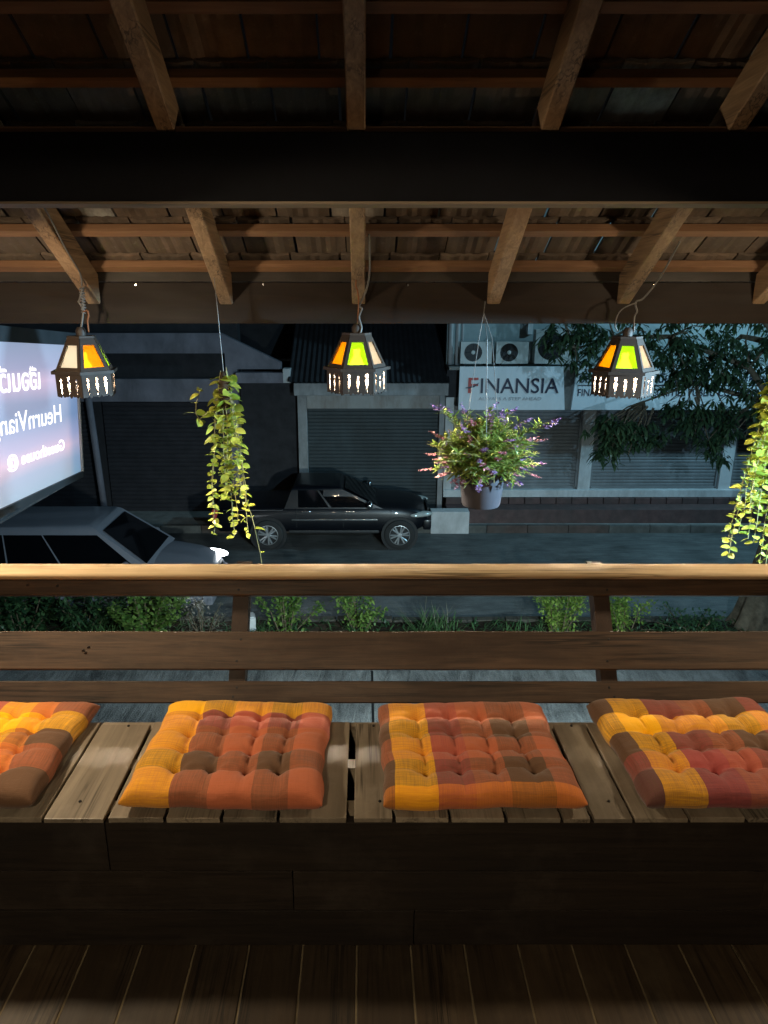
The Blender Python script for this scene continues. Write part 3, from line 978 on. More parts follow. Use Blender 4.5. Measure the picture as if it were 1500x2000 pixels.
def rot_to(d, roll=0.0, up=Vector((0, 0, 1))):
    """rotation taking local +X to d"""
    d = d.normalized()
    y = up.cross(d)
    if y.length < 1e-3: y = Vector((0, 1, 0)).cross(d)
    y.normalize(); z = d.cross(y)
    m = Matrix((d, y, z)).transposed()
    return (m @ Matrix.Rotation(roll, 3, 'X')).to_euler()


def trailing_plant(label, top, length, seed, n_str, spread, wire_top, side=None, wire_bend=0.0):
    rr = random.Random(seed)
    top = Vector(top)
    root = empty('trailing_plant', top, label, 'hanging plant', 'trailing plants hung from the eave')
    lmes = [leaf_mesh('leaf', 0.047, 0.04, M['trail'], 0.12, 5, 0.12), leaf_mesh('leaf', 0.054, 0.035, M['trail'], 0.25, 5, 0.1), leaf_mesh('leaf', 0.03, 0.026, M['trail'], -0.1, 5, 0.15)]
    # wire and a small coir core that carries the plant
    MB().tube([wire_top, Vector(wire_top).lerp(top, 0.5) + Vector((wire_bend, 0, 0)), top + Vector((0, 0, -0.03))], 0.0014, 6).build('wire', M['wire'], root)
    core = [top + Vector((rr.uniform(-.004, .004), 0, -z)) for z in (0.02, 0.06, 0.12, 0.2)]
    MB().tube(core, [0.008, 0.024, 0.026, 0.012], 9).build('moss_core', M['soil'], root, smooth=True)
    def string(p, ln, drift, gap, sc, wig=0.004):
        pts = [p.copy()]
        q_ = p.copy(); s_ = 0
        vx, vy = drift
        while s_ < ln:
            st = gap * rr.uniform(0.8, 1.2)
            q_ = q_ + Vector((vx * st + rr.uniform(-wig, wig), vy * st + rr.uniform(-wig, wig), -st))
            vx *= 0.9; vy *= 0.9
            s_ += st
            pts.append(q_.copy())
        return pts
    def dress(pts, size0, size1, skip=0.1):
        a = rr.uniform(0, PI)
        for i, p in enumerate(pts[1:]):
            t = i / max(1, len(pts) - 1)
            a += PI / 2 + rr.uniform(-0.4, 0.4)
            for sg in (0, PI):
                if rr.random() < skip: continue
                th = a + sg + rr.uniform(-0.3, 0.3)
                d_ = Vector((math.cos(th), math.sin(th), rr.uniform(-0.55, 0.25)))
                o = mesh_obj('leaf', rr.choice(lmes), root)
                o.location = p
                o.rotation_euler = rot_to(d_, rr.uniform(-0.9, 0.9))
                k = (size0 + (size1 - size0) * t) * rr.uniform(0.8, 1.15)
                o.scale = (k, k, k)
    for i in range(n_str):
        t = 2 * PI * i / n_str + rr.uniform(-0.4, 0.4)
        rad = spread * rr.uniform(0.25, 1.0)
        st = top + Vector((math.cos(t) * 0.012, math.sin(t) * 0.012, rr.uniform(-0.09, -0.0)))
        ln = length * (0.62 + 0.38 * ((i * 0.618 + 0.3) % 1)) - 0.06
        pts = string(st, ln, (math.cos(t) * rad * 3.2, math.sin(t) * rad * 3.2), 0.031, 1)
        MB().tube(pts, [0.0016] * len(pts), 5).build('stem', M['trailstem'], root)
        dress(pts, 1.05, 0.66, 0.12)
    # one long bare runner
    pts = string(top + Vector((0.03, 0, -length * 0.55)), length * 0.47, (0.3, 0), 0.05, 1, 0.003)
    MB().tube(pts, 0.0016, 5).build('stem', M['trailstem'], root)
    dress(pts, 0.8, 0.7, 0.45)
    if side:
        pts = [top + Vector(v) for v in side]
        MB().tube(pts, 0.0018, 5).build('stem', M['trailstem'], root)
        dress(pts, 0.95, 0.8, 0.15)
    return root


trailing_plant('yellow green trailing plant with a side shoot, hanging left before the garage door', (-0.572, 2.95, 5.29), 0.80, 21, 9, 0.07, (-0.589, 2.95, 5.64),
               side=[(-0.02, 0, -0.11), (-0.04, -0.01, -0.16), (-0.075, -0.01, -0.185), (-0.11, 0, -0.215), (-0.125, 0, -0.19), (-0.12, 0, -0.15), (-0.105, 0, -0.11), (-0.1, 0, -0.09)])
trailing_plant('bright yellow trailing plant cut off by the right picture edge', (1.69, 2.95, 5.30), 0.86, 33, 17, 0.11, (1.68, 2.95, 5.62))

# flower pot on wires
PX, PY = 0.489, 2.9
pot = empty('hanging_flower_pot', (PX, PY, 4.72), 'grey pot of pink and purple flowers hanging on wires', 'flower pot')
MB().lathe([(0.0001, 4.722), (0.076, 4.722), (0.08, 4.73), (0.0965, 4.865), (0.101, 4.867), (0.102, 4.884), (0.094, 4.884), (0.09, 4.86)], 40, (PX, PY, 0)).build('pot', M['pot'], pot, smooth=True, auto=35)
MB().lathe([(0.0001, 4.858), (0.05, 4.862), (0.0915, 4.856)], 24, (PX, PY, 0)).build('soil', M['soil'], pot)
for t in (0.5, 2.6, 4.7):
    MB().tube([(PX + 0.098 * math.cos(t), PY + 0.098 * math.sin(t), 4.875), (PX + 0.03 * math.cos(t) - 0.005, PY + 0.03 * math.sin(t) + 0.03, 5.4), (0.474, 2.955, 5.5), (0.478, 2.96, 5.545)], 0.0014, 5).build('wire', M['wire'], pot)
rr = random.Random(4)
fol, flp, flr, stm = MB(), MB(), MB(), MB()


def quadleaf(mb, p, d, l, w, up=Vector((0, 0, 1)), bend=0.2):
    d = d.normalized(); s_ = d.cross(up)
    if s_.length < 1e-3: s_ = d.cross(Vector((0, 1, 0)))
    s_ = s_.normalized() * (w / 2)
    n_ = s_.cross(d).normalized()
    m_ = p + d * l * 0.45 - n_ * l * bend * 0.3
    e_ = p + d * l - n_ * l * bend
    b = len(mb.v)
    mb.v += [tuple(p), tuple(m_ + s_), tuple(e_), tuple(m_ - s_)]
    mb.f += [(b, b + 1, b + 2), (b, b + 2, b + 3)]


def flower_spike(mb, p, d, ln):
    n = int(ln / 0.0065)
    for i in range(n):
        c_ = p + d * (ln * i / n)
        sc = 1.0 - 0.65 * i / n
        for k in range(3):
            t = rr.uniform(0, 2 * PI)
            o_ = Vector((math.cos(t), math.sin(t), rr.uniform(-0.3, 0.4)))
            quadleaf(mb, c_, o_, 0.021 * sc * rr.uniform(.6, 1.2), 0.018 * sc, Vector((rr.uniform(-1, 1), rr.uniform(-1, 1), 1)))


def flower_stem(tip, kind, nleaf=1.0):
    base = Vector((PX + rr.uniform(-0.045, 0.045), PY + rr.uniform(-0.045, 0.045), 4.865))
    tip = Vector(tip)
    out = tip - base
    mid = base + Vector((out.x * 0.3, out.y * 0.3, max(out.z * 0.75, 0.05)))
    pts = []
    n = 12
    for i in range(n + 1):
        t = i / n
        pts.append((1 - t) ** 2 * base + 2 * t * (1 - t) * mid + t * t * tip)
    stm.tube(pts, 0.0013, 4)
    ln = (tip - base).length
    m = int(ln / 0.011 * nleaf)
    for i in range(m):
        t = 0.12 + 0.8 * i / m
        k = min(n - 1, int(t * n)); p = pts[k].lerp(pts[k + 1], t * n - k)
        tg = (pts[k + 1] - pts[k]).normalized()
        for _ in range(2):
            a = rr.uniform(0, 2 * PI)
            side_ = Vector((math.cos(a), math.sin(a), rr.uniform(-0.2, 0.6)))
            quadleaf(fol, p, side_ + tg * 0.7, rr.uniform(0.028, 0.055), rr.uniform(0.010, 0.017), Vector((0, 0, 1)), rr.uniform(-0.1, 0.5))
    d_ = (pts[-1] - pts[-3]).normalized()
    if kind:
        flower_spike(flp if kind == 'p' else flr, tip - d_ * 0.01, d_, rr.uniform(0.035, 0.06))


for tip, k in (((0.292, 2.9, 5.13), 'p'), ((0.335, 2.93, 5.12), 'p'), ((0.52, 2.9, 5.13), 'p'), ((0.545, 2.86, 5.1), 'p'), ((0.5, 2.88, 5.1), 'p'), ((0.77, 2.9, 5.08), 'p'), ((0.74, 2.88, 5.06), 'p'),
               ((0.255, 2.86, 4.885), 'r'), ((0.27, 2.85, 4.95), 'r'), ((0.68, 2.84, 4.87), 'r'), ((0.6, 2.8, 4.88), 'r'), ((0.34, 2.8, 4.885), 'r'), ((0.37, 2.79, 4.86), 'r'), ((0.5, 2.76, 4.9), 'r'), ((0.53, 2.76, 4.95), 'r'),
               ((0.46, 2.76, 4.87), 'r'), ((0.59, 2.8, 4.99), 'p'), ((0.57, 2.78, 5.02), 'p'), ((0.66, 2.9, 5.08), 'p'), ((0.4, 2.84, 5.05), 'p'), ((0.435, 2.86, 5.08), 'r'), ((0.3, 2.9, 5.02), 'r'), ((0.62, 3.0, 5.1), 'p'), ((0.42, 3.02, 5.1), 'p')):
    flower_stem(tip, k)
for i in range(210):
    t = rr.uniform(0, 2 * PI); rad = 0.255 * rr.uniform(0.02, 1) ** 0.6 ; h = 5.105 - rad * 0.6 + rr.uniform(-0.09, 0.03)
    flower_stem((PX + rad * math.cos(t) * 1.0, PY + rad * math.sin(t) * 0.85, max(h, 4.87)), rr.choice([None] * 7 + ['p', 'r']))
for i in range(34):       # stems drooping over the rim
    t = rr.uniform(PI * 0.9, PI * 2.1); rad = rr.uniform(0.11, 0.2)
    flower_stem((PX + rad * math.cos(t), PY + rad * math.sin(t), rr.uniform(4.835, 4.91)), rr.choice([None, None, 'r', 'p']))
for i in range(14):       # longer blades to the right
    t = rr.uniform(-0.5, 0.5)
    p = Vector((PX + 0.12, PY - 0.05, 4.93 + rr.uniform(-.02, .08)))
    quadleaf(fol, p, Vector((math.cos(t), math.sin(t), rr.uniform(-0.1, 0.8))), rr.uniform(0.07, 0.11), 0.011, bend=0.3)
tag(fol.build('foliage', M['potleaf'], pot, recalc=False), kind='stuff')
tag(stm.build('stems', M['trailstem'], pot), kind='stuff')
tag(flp.build('purple_flowers', M['petalp'], pot, recalc=False), kind='stuff')
tag(flr.build('pink_flowers', M['petalr'], pot, recalc=False), kind='stuff')

# ------------------------------------------------------------------ text
def text_mesh(name, body, size, mat, ext=0.002, align='LEFT', shear=0.0, bold=0.0, space=1.0, width=None):
    cu = bpy.data.curves.new('t', 'FONT')
    cu.body = body; cu.size = size; cu.extrude = ext; cu.align_x = align; cu.shear = shear; cu.offset = bold
    cu.space_character = space; cu.resolution_u = 4
    to = bpy.data.objects.new('t', cu); C.objects.link(to)
    dg = bpy.context.evaluated_depsgraph_get()
    me = bpy.data.meshes.new_from_object(to.evaluated_get(dg))
    bpy.data.objects.remove(to)
    me.name = name
    if width and len(me.vertices):
        xs = [v.co.x for v in me.vertices]
        k = width / (max(xs) - min(xs)); x0_ = min(xs)
        for v in me.vertices: v.co.x = (v.co.x - x0_) * k
    me.materials.clear(); me.materials.append(mat)
    return me


# ------------------------------------------------------------------ light box sign on the left
def ray(px, py):
    th = R(PITCH); u = (px - 712) / FPX; v = (py - 1000) / FPX
    return Vector((u, math.cos(th) - v * math.sin(th), -math.sin(th) - v * math.cos(th)))


SK = 1.5
Prt = Vector((-1.423, 3.6, -0.228)) * SK + Vector((0, 0, CZ))
Prb = Vector((-1.462, 3.6, -0.86)) * SK + Vector((0, 0, CZ))
Ud = ray(630, 700).normalized()
Vd = (Prt - Prb)
SHT = Vd.length
Vd.normalize()
Nd = Ud.cross(Vd).normalized()
if Nd.x < 0: Nd = -Nd
sign = empty('light_box_sign', Prb, 'lit pinkish white light box sign seen from behind with mirrored lettering', 'sign')
SLEN = 2.6


def sp(a, v, n): return Prb - Ud * a + Vd * v + Nd * n      # a: metres towards the house, v: up, n: out of the face


def sbox(a0, a1, v0, v1, n0, n1):
    mb = MB()
    mb.v = [tuple(sp(a, v, n)) for n in (n0, n1) for (a, v) in ((a0, v0), (a1, v0), (a1, v1), (a0, v1))]
    mb.f = [(0, 1, 2, 3), (4, 5, 6, 7)] + [(k, (k + 1) % 4, 4 + (k + 1) % 4, 4 + k) for k in range(4)]
    return mb


def signmat():
    m, nt, bs = newmat('light box sheet')
    tc = nt.nodes.new('ShaderNodeTexCoord')
    sx = nt.nodes.new('ShaderNodeSeparateXYZ'); L(nt, tc.outputs['UV'], sx.inputs[0])
    v = sx.outputs[1]
    # fluorescent tubes behind the sheet
    n = noise(nt, coords(nt, (1, 1, 1), 'UV'), 2.5, 2, 0.5)
    vv = val(nt, 'ADD', v, val(nt, 'MULTIPLY', val(nt, 'SUBTRACT', n, 0.5), 0.10))
    col = ramp(nt, vv, [(0.0, (0.32, 0.42, 0.52)), (0.13, (0.38, 0.42, 0.55)), (0.25, (0.7, 0.5, 0.62)), (0.33, (0.5, 0.43, 0.6)), (0.48, (0.27, 0.33, 0.5)), (0.6, (0.31, 0.36, 0.53)), (0.74, (0.62, 0.5, 0.68)), (0.84, (0.36, 0.38, 0.56)), (1.0, (0.26, 0.33, 0.48))])
    edge = ramp(nt, sx.outputs[0], [(0.0, (0.55, 0.75, 0.9)), (0.05, (0.62, 0.82, 0.95)), (0.09, (1, 1, 1)), (0.6, (1.15, 1.15, 1.15)), (1.0, (1.2, 1.2, 1.2))])
    col = mixc(nt, 1.0, col, edge, 'MULTIPLY')
    bs.inputs['Base Color'].default_value = (0.12, 0.12, 0.13, 1)
    bs.inputs['Roughness'].default_value = 0.9
    bs.inputs['Specular IOR Level'].default_value = 0.05
    L(nt, col, bs.inputs['Emission Color'])
    bs.inputs['Emission Strength'].default_value = 1.0
    return m


M['sheet'] = signmat()
mb = MB(); mb.v = [tuple(sp(a, v, 0)) for (a, v) in ((0.0, 0), (SLEN, 0), (SLEN, SHT), (0.0, SHT))]; mb.f = [(0, 1, 2, 3)]
pn = mb.build('lit_sheet', M['sheet'], sign)
ul = pn.data.uv_layers.new(name='UVMap')
for lp in pn.data.loops:
    ul.data[lp.index].uv = [(0, 0), (1, 0), (1, 1), (0, 1)][lp.vertex_index]
M['signframe'] = plain('sign frame metal', (0.05, 0.055, 0.06), 0.5, 0.4, 0.4, 0.2)
sbox(-0.02, SLEN, -0.05, -0.002, -0.14, 0.012).build('bottom_frame', M['signframe'], sign)
sbox(-0.02, SLEN, SHT + 0.002, SHT + 0.09, -0.14, 0.012).build('top_frame', M['signframe'], sign)
sbox(-0.022, -0.002, -0.002, SHT + 0.002, -0.14, 0.016).build('side_frame', M['acwhite'], sign)
sbox(0.0, SLEN, 0.0, SHT, -0.135, -0.13).build('back_sheet', M['signwhite'], sign)
M['letters'] = emit('lit lettering', (1.0, 0.97, 1.0), 1.5)
def sign_text(body, a0, vc, size, width=None, bold=0.0):
    me = text_mesh('lettering', body, size, M['letters'], 0.0012, bold=bold, width=width)
    Mx = Matrix.Identity(4)
    o_ = sp(a0, vc, 0.003)
    for i in range(3):
        Mx[i][0], Mx[i][1], Mx[i][2], Mx[i][3] = -Ud[i], Vd[i], (-Nd)[i], o_[i]
    me.transform(Mx)
    return mesh_obj('lettering', me, sign)


sign_text('เฮือนเวียง', 0.70, SHT * 0.70, 0.185, 0.86, 0.003)
sign_text('HeurnViang', 0.36, SHT * 0.44, 0.18, 1.09, 0.0)
sign_text('Guesthouse @', 0.33, SHT * 0.225, 0.108, 0.96, 0.0025)
# bracket that carries the sign
MB().tube([sp(2.5, -0.05, -0.07), sp(2.5, -1.2, -0.3)], 0.03, 8).build('support_pole', M['signframe'], sign)
MB().tube([sp(-0.02, -0.05, -0.06), sp(2.5, -0.12, -0.06)], 0.03, 8).build('support_rail', M['signframe'], sign)
MB().tube([(sp(2.5, -1.2, -0.3)), (sp(2.5, -1.2, -0.3).x, sp(2.5, -1.2, -0.3).y, -0.01)], 0.05, 8).build('support_pole', M['signframe'], sign)

# ------------------------------------------------------------------ shops across the street
def shutter(parent, x0, x1, y, z0, z1, mat, pitch=0.085, name='roller_shutter'):
    mb = MB()
    n = int((z1 - z0) / pitch)
    zs = []
    for i in range(n):
        z = z0 + (z1 - z0) * i / n
        h = (z1 - z0) / n
        zs += [(y, z), (y, z + h * 0.62), (y + 0.018, z + h * 0.78), (y + 0.018, z + h * 0.9)]
    zs.append((y, z1))
    for (yy, zz) in zs:
        mb.v += [(x0, yy, zz), (x1, yy, zz)]
    for i in range(len(zs) - 1):
        mb.f.append((2 * i, 2 * i + 1, 2 * i + 3, 2 * i + 2))
    return mb.build(name, mat, parent)


# right: shop with white signs
FY = 17.8
shopR = empty('finance_shop', (6, FY, 0), 'pale shop with grey roller shutters behind the tree, air conditioners above', 'shop')
MB().box(2.0, 14.5, FY + 0.06, FY + 0.3, 0.7, 9.0).build('wall', M['wallteal'], shopR)
for (a, b) in ((2.0, 2.2), (5.42, 5.73), (9.0, 9.3), (12.4, 12.7)):
    MB().box(a, b, FY - 0.14, FY + 0.059, 0.86, 3.2, 0.01).build('column', M['white'], shopR)
for (a, b) in ((2.2, 5.42), (5.73, 9.0), (9.3, 12.4)):
    sh = shutter(shopR, a + 0.06, b - 0.06, FY - 0.03, 0.93, 3.0, M['shutter'])
    for xx in (a + 0.003, b - 0.06):
        MB().box(xx, xx + 0.057, FY - 0.07, FY + 0.05, 0.9, 3.0).build('guide_rail', M['shutter'], sh)
    MB().box(a + 0.062, b - 0.062, FY - 0.06, FY - 0.02, 0.87, 0.928).build('bottom_bar', M['shutter'], sh)
MB().box(2.0, 14.5, FY - 0.18, FY + 0.06, 3.21, 3.9).build('sign_beam', M['darkwall'], shopR)
MB().box(2.0, 14.5, FY - 0.6, FY + 0.06, 3.905, 3.98).build('ledge', M['concrete'], shopR)
MB().box(2.0, 14.5, FY - 0.22, FY + 0.06, 0.68, 0.865, 0.008).build('sill', M['white'], shopR)
# downpipes and conduits
for x, r_ in ((2.08, 0.055), (2.24, 0.05), (2.36, 0.03)):
    MB().tube([(x, FY - 0.06, 3.95), (x, FY - 0.06, 8.5)], r_, 10).build('downpipe', M['white'], shopR, smooth=True)
MB().box(3.93, 4.05, FY - 0.03, FY + 0.058, 4.7, 8.0).build('conduit', M['white'], shopR)
# windows above
for (a, b) in ((2.6, 3.85), (5.0, 6.6), (7.2, 8.8)):
    w_ = MB().box(a, b, FY + 0.03, FY + 0.058, 5.0, 6.6).build('window', M['shutterdark'], shopR)
    MB().box(a + 0.06, b - 0.06, FY + 0.022, FY + 0.029, 5.06, 6.54).build('pane', M['glass_dark'], w_)

# steps in front of the shop
stepsT = empty('shop_steps', (6, 17.2, 0), kind='structure')
MB().box(2.05, 14.5, 17.0, 17.62, -0.01, 0.52, 0.01).build('step', M['redtile'], stepsT)
bm_ = MB().box(-0.19, 0.19, 17.5, 17.615, 0.522, 0.675, 0.008).mesh('brick', M['redtile'])
for i in range(30):
    o = mesh_obj('brick', bm_, stepsT); o.location = (2.26 + i * 0.4, rnd.uniform(-0.004, 0.004), 0)
MB().box(1.62, 2.55, 17.02 - 0.35, 16.999, 0.0, 0.56, 0.012).build('white_block', M['white'], stepsT)
M['kerbred'] = plain('faded red kerb', (0.085, 0.06, 0.052), 0.9, 0, 0.2, 0.35, 4, 0.2, dirt=(0.075, 0.072, 0.066))
M['kerbgrey'] = plain('grimy kerb', (0.1, 0.098, 0.09), 0.9, 0, 0.2, 0.35, 4, 0.2, dirt=(0.06, 0.058, 0.052))
pav = empty('pavement', (0, 16.9, 0), kind='structure')
MB().box(-14, 14.5, 16.86, 19.5, -0.01, 0.165).build('slab', M['concrete'], pav)
for i in range(26):
    x = -12 + i * 1.0
    mt = M['kerbred'] if (i % 7) in (1, 2, 3) else M['kerbgrey']
    MB().box(x + 0.006, x + 0.994, 16.72, 16.855, -0.01, 0.19, 0.012).build('kerb_stone', mt, pav)

# signs
sg = empty('shop_sign', (3.5, 17.2, 3.0), 'white shop sign with dark capital letters and a red first letter', 'shop sign')
sgz0, sgz1 = 2.965, 3.985


def signboard(root, pts):
    mb = MB()
    for y in (17.17, 17.26):
        for (x, z) in pts: mb.v.append((x, y, z))
    n = len(pts)
    mb.f = [tuple(range(n)), tuple(range(n, 2 * n))] + [(k, (k + 1) % n, n + (k + 1) % n, n + k) for k in range(n)]
    return mb.build('board', M['signwhite'], root)


def put_text(root, name, body, x, z, size, mat, width=None, bold=0.0, space=1.0):
    me = text_mesh(name, body, size, mat, 0.003, bold=bold, space=space, width=width)
    me.transform(Matrix.Translation((x, 17.164, z)) @ Matrix.Rotation(R(90), 4, 'X'))
    return mesh_obj(name, me, root)


signboard(sg, [(2.25, sgz0), (4.80, sgz0), (4.69, sgz1), (2.25, sgz1)])
put_text(sg, 'letter', 'F', 2.46, 3.37, 0.52, M['redletter'], 0.24, 0.004)
put_text(sg, 'lettering', 'INANSIA', 2.76, 3.37, 0.5, M['navy'], 1.86, 0.004)
mb = MB()
pp = [(2.40, 3.50), (2.5, 3.515), (2.62, 3.555), (2.72, 3.62), (2.68, 3.56), (2.6, 3.505), (2.5, 3.475), (2.40, 3.48)]
mb.plate(pp, [], 0.004, Matrix.Translation((0, 17.158, 0)) @ Matrix.Rotation(R(90), 4, 'X'))
mb.build('swoosh', M['navy'], sg)
put_text(sg, 'tagline', 'ALWAYS A STEP AHEAD', 2.72, 3.2, 0.105, M['greyletter'], 1.5)
sg2 = empty('company_sign', (8, 17.2, 3.0), 'long white company name sign half hidden by the tree leaves', 'shop sign')
signboard(sg2, [(4.95, sgz0), (11.6, sgz0), (11.6, sgz1), (5.02, sgz1)])
put_text(sg2, 'lettering', 'บริษัทหลักทรัพย์ ฟินันเซีย ไซรัส จำกัด (มหาชน)', 5.1, 3.62, 0.3, M['navy'], 4.6)
put_text(sg2, 'lettering', 'FINANSIA SYRUS SECURITIES PUBLIC COMPANY LIMITED', 5.08, 3.3, 0.24, M['navy'], 5.1)
MB().box(5.08, 11.2, 17.160, 17.168, 3.545, 3.562).build('rule', M['navy'], sg2)
pl = empty('sign_gap_post', (4.9, 17.3, 2.9), 'grey post in the wedge gap between the two white signs', 'post')
MB().box(4.74, 5.0, 17.3, 17.36, 2.95, 3.96).build('post_board', M['concrete'], pl)


def ac_unit(x, z, w, h, label, sc=1.0):
    r_ = empty('air_conditioner', (x, 17.4, z), label, 'air conditioner', 'air conditioner units on the ledge')
    y0_ = 17.30
    fx = x - w / 2 + w * 0.40; fr = h * 0.42
    hole = [(fx + fr * math.cos(2 * PI * k / 28), z + h * 0.52 + fr * math.sin(2 * PI * k / 28)) for k in range(28)]
    MB().plate([(x - w / 2, z), (x + w / 2, z), (x + w / 2, z + h), (x - w / 2, z + h)], [hole], 0.02, Matrix.Translation((0, y0_, 0)) @ Matrix.Rotation(R(90), 4, 'X')).build('front_panel', M['acwhite'], r_)
    MB().box(x - w / 2, x + w / 2, y0_ + 0.0105, y0_ + 0.30, z, z + h, 0.01).build('casing', M['acwhite'], r_)
    MB().lathe([(0.0001, y0_ + 0.008), (fr * 0.995, y0_ + 0.008)], 28, (fx, 0, z + h * 0.52), 'y').build('fan_recess', M['black'], r_)
    g_ = MB()
    for q_ in (0.25, 0.5, 0.75, 0.97):
        pts = [(fx + fr * q_ * math.cos(2 * PI * k / 24), y0_ - 0.012, z + h * 0.52 + fr * q_ * math.sin(2 * PI * k / 24)) for k in range(25)]
        g_.tube(pts, 0.004, 4)
    for k in range(8):
        t = PI * k / 4
        g_.tube([(fx, y0_ - 0.012, z + h * 0.52), (fx + fr * math.cos(t), y0_ - 0.012, z + h * 0.52 + fr * math.sin(t))], 0.004, 4)
    g_.build('grille', M['shutterdark'], r_)
    MB().lathe([(0.0001, y0_ - 0.02), (0.045, y0_ - 0.018), (0.05, y0_ - 0.005)], 14, (fx, 0, z + h * 0.52), 'y').build('hub', M['acwhite'], r_)
    for s_ in (-0.35, 0.35):
        MB().box(x + s_ * w - 0.03, x + s_ * w + 0.03, y0_ + 0.03, y0_ + 0.27, z - 0.06, z - 0.002).build('foot', M['shutterdark'], r_)
    return r_


LEDGE = 3.985
ac_unit(2.64, LEDGE + 0.06, 0.74, 0.5, 'outdoor air conditioner nearest the downpipes, left of three on the ledge')
ac_unit(3.49, LEDGE + 0.06, 0.76, 0.5, 'outdoor air conditioner in the middle of three above the sign')
ac_unit(4.5, LEDGE + 0.06, 0.95, 0.78, 'taller outdoor air conditioner beside the tree leaves')

# middle: shop with one steel shutter under a rust stained lintel
MY = 18.0
shopM = empty('shutter_shop', (0, MY, 0), 'low shop with grey shutter and rust stained white lintel behind the pickup', 'shop')
MB().box(-1.66, -1.43, MY - 0.25, MY, 0.16, 3.52, 0.01).build('column', M['dimwhite'], shopM)
MB().box(1.86, 1.99, MY - 0.25, MY, 0.16, 3.52, 0.01).build('column', M['dimwhite'], shopM)
MB().box(-1.72, 2.04, MY - 0.5, MY, 3.26, 3.56, 0.02).build('eave_band', M['dimwhite'], shopM)
MB().box(-1.43, 1.86, MY - 0.18, MY - 0.01, 2.9, 3.245, 0.008).build('lintel', M['whiterust'], shopM)
M['shutterdim'] = plain('dimmed green grey shutter', (0.04, 0.05, 0.054), 0.6, 0.1, 0.3, 0.15, 2.5, dirt=(0.025, 0.03, 0.03))  # paint darkened to stand in for light falling off to the left
shutter(shopM, -1.42, 1.85, MY - 0.04, 0.18, 2.92, M['shutterdim'], 0.09)
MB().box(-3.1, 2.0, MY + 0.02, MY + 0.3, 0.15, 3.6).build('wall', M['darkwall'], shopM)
mb = MB()
ny = 12
for j in range(ny):       # corrugated dark roof rising to the back
    pass
nx_ = 120
for i in range(nx_ + 1):
    x = -1.85 + 3.9 * i / nx_
    dz = 0.018 * math.sin(i * PI / 2)
    mb.v += [(x, MY - 0.62, 3.6 + dz), (x, MY + 3.4, 5.7 + dz)]
for i in range(nx_):
    mb.f.append((2 * i, 2 * i + 2, 2 * i + 3, 2 * i + 1))
mb.build('roof', M['darkroof'], shopM)

# left: garage with plaster bands
shopL = empty('garage_building', (-5, 18.2, 0), 'grey plastered garage with dark doors and stepped parapet at the left', 'building')
GY = 18.1
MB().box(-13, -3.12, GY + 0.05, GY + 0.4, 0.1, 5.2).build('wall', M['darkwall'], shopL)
mb = MB()
pts = [(-13, 4.24), (-3.7, 4.24), (-3.42, 4.24), (-3.42, 3.1), (-3.14, 3.1), (-3.14, 3.86), (-2.05, 3.86), (-2.05, 4.02), (-3.5, 4.72), (-13, 4.72)]
for y in (GY - 0.25, GY + 0.04):
    for (x, z) in pts: mb.v.append((x, y, z))
n = len(pts)
mb.plate([(x, z) for x, z in pts], [], 0.22, Matrix.Translation((0, GY - 0.1, 0)) @ Matrix.Rotation(R(90), 4, 'X'))
mb.v = mb.v[2 * n:]; mb.f = [tuple(i - 2 * n for i in f) for f in mb.f]
mb.build('parapet', M['lilac'], shopL)
MB().box(-13, -3.422, GY - 0.2, GY + 0.045, 3.06, 3.62, 0.01).build('door_band', M['lilac'], shopL)
MB().box(-3.13, -1.9, GY - 0.5, GY - 0.22, 3.55, 3.8, 0.01).build('canopy', M['lilac'], shopL)
MB().box(-1.98, -1.8, GY - 0.52, GY - 0.21, 3.56, 3.9, 0.01).build('canopy_end', M['white'], shopL)
for (a, b, m_) in ((-6.6, -3.45, 'shutterdark'), (-3.1, -1.75, 'shutterdark'), (-9.8, -6.85, 'shutterdark')):
    shutter(shopL, a, b, GY - 0.05, 0.18, 3.05 if a != -3.1 else 3.5, M[m_], 0.11, 'garage_door')
mb = MB()
mb.tube([(-6.73, GY - 0.3, 0.16), (-6.8, GY - 0.28, 1.9), (-6.86, GY - 0.26, 3.3)], 0.085, 8)
mb.build('drain_pipe', M['lilac'], shopL, smooth=True)
MB().box(-3.42, -3.14, GY - 0.21, GY + 0.045, 0.16, 3.098).build('pillar', M['lilac'], shopL)

# building further back, dark, closing the view
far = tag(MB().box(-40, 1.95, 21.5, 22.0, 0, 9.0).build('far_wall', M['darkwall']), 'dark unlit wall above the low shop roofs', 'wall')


# ------------------------------------------------------------------ vehicles
def loft(stations):
    """stations: (x, [(y,z)...]) right half from bottom centre to top centre; mirrored"""
    mb = MB()
    m = None
    for (x, pr) in stations:
        full = [(y, z) for y, z in pr] + [(-y, z) for y, z in reversed(pr)]
        m = len(full)
        for (y, z) in full: mb.v.append((x, y, z))
    for i in range(len(stations) - 1):
        for k in range(m):
            mb.f.append((i * m + k, i * m + (k + 1) % m, (i + 1) * m + (k + 1) % m, (i + 1) * m + k))
    mb.f.append(tuple(range(m))); mb.f.append(tuple(range((len(stations) - 1) * m, len(stations) * m)))
    return mb


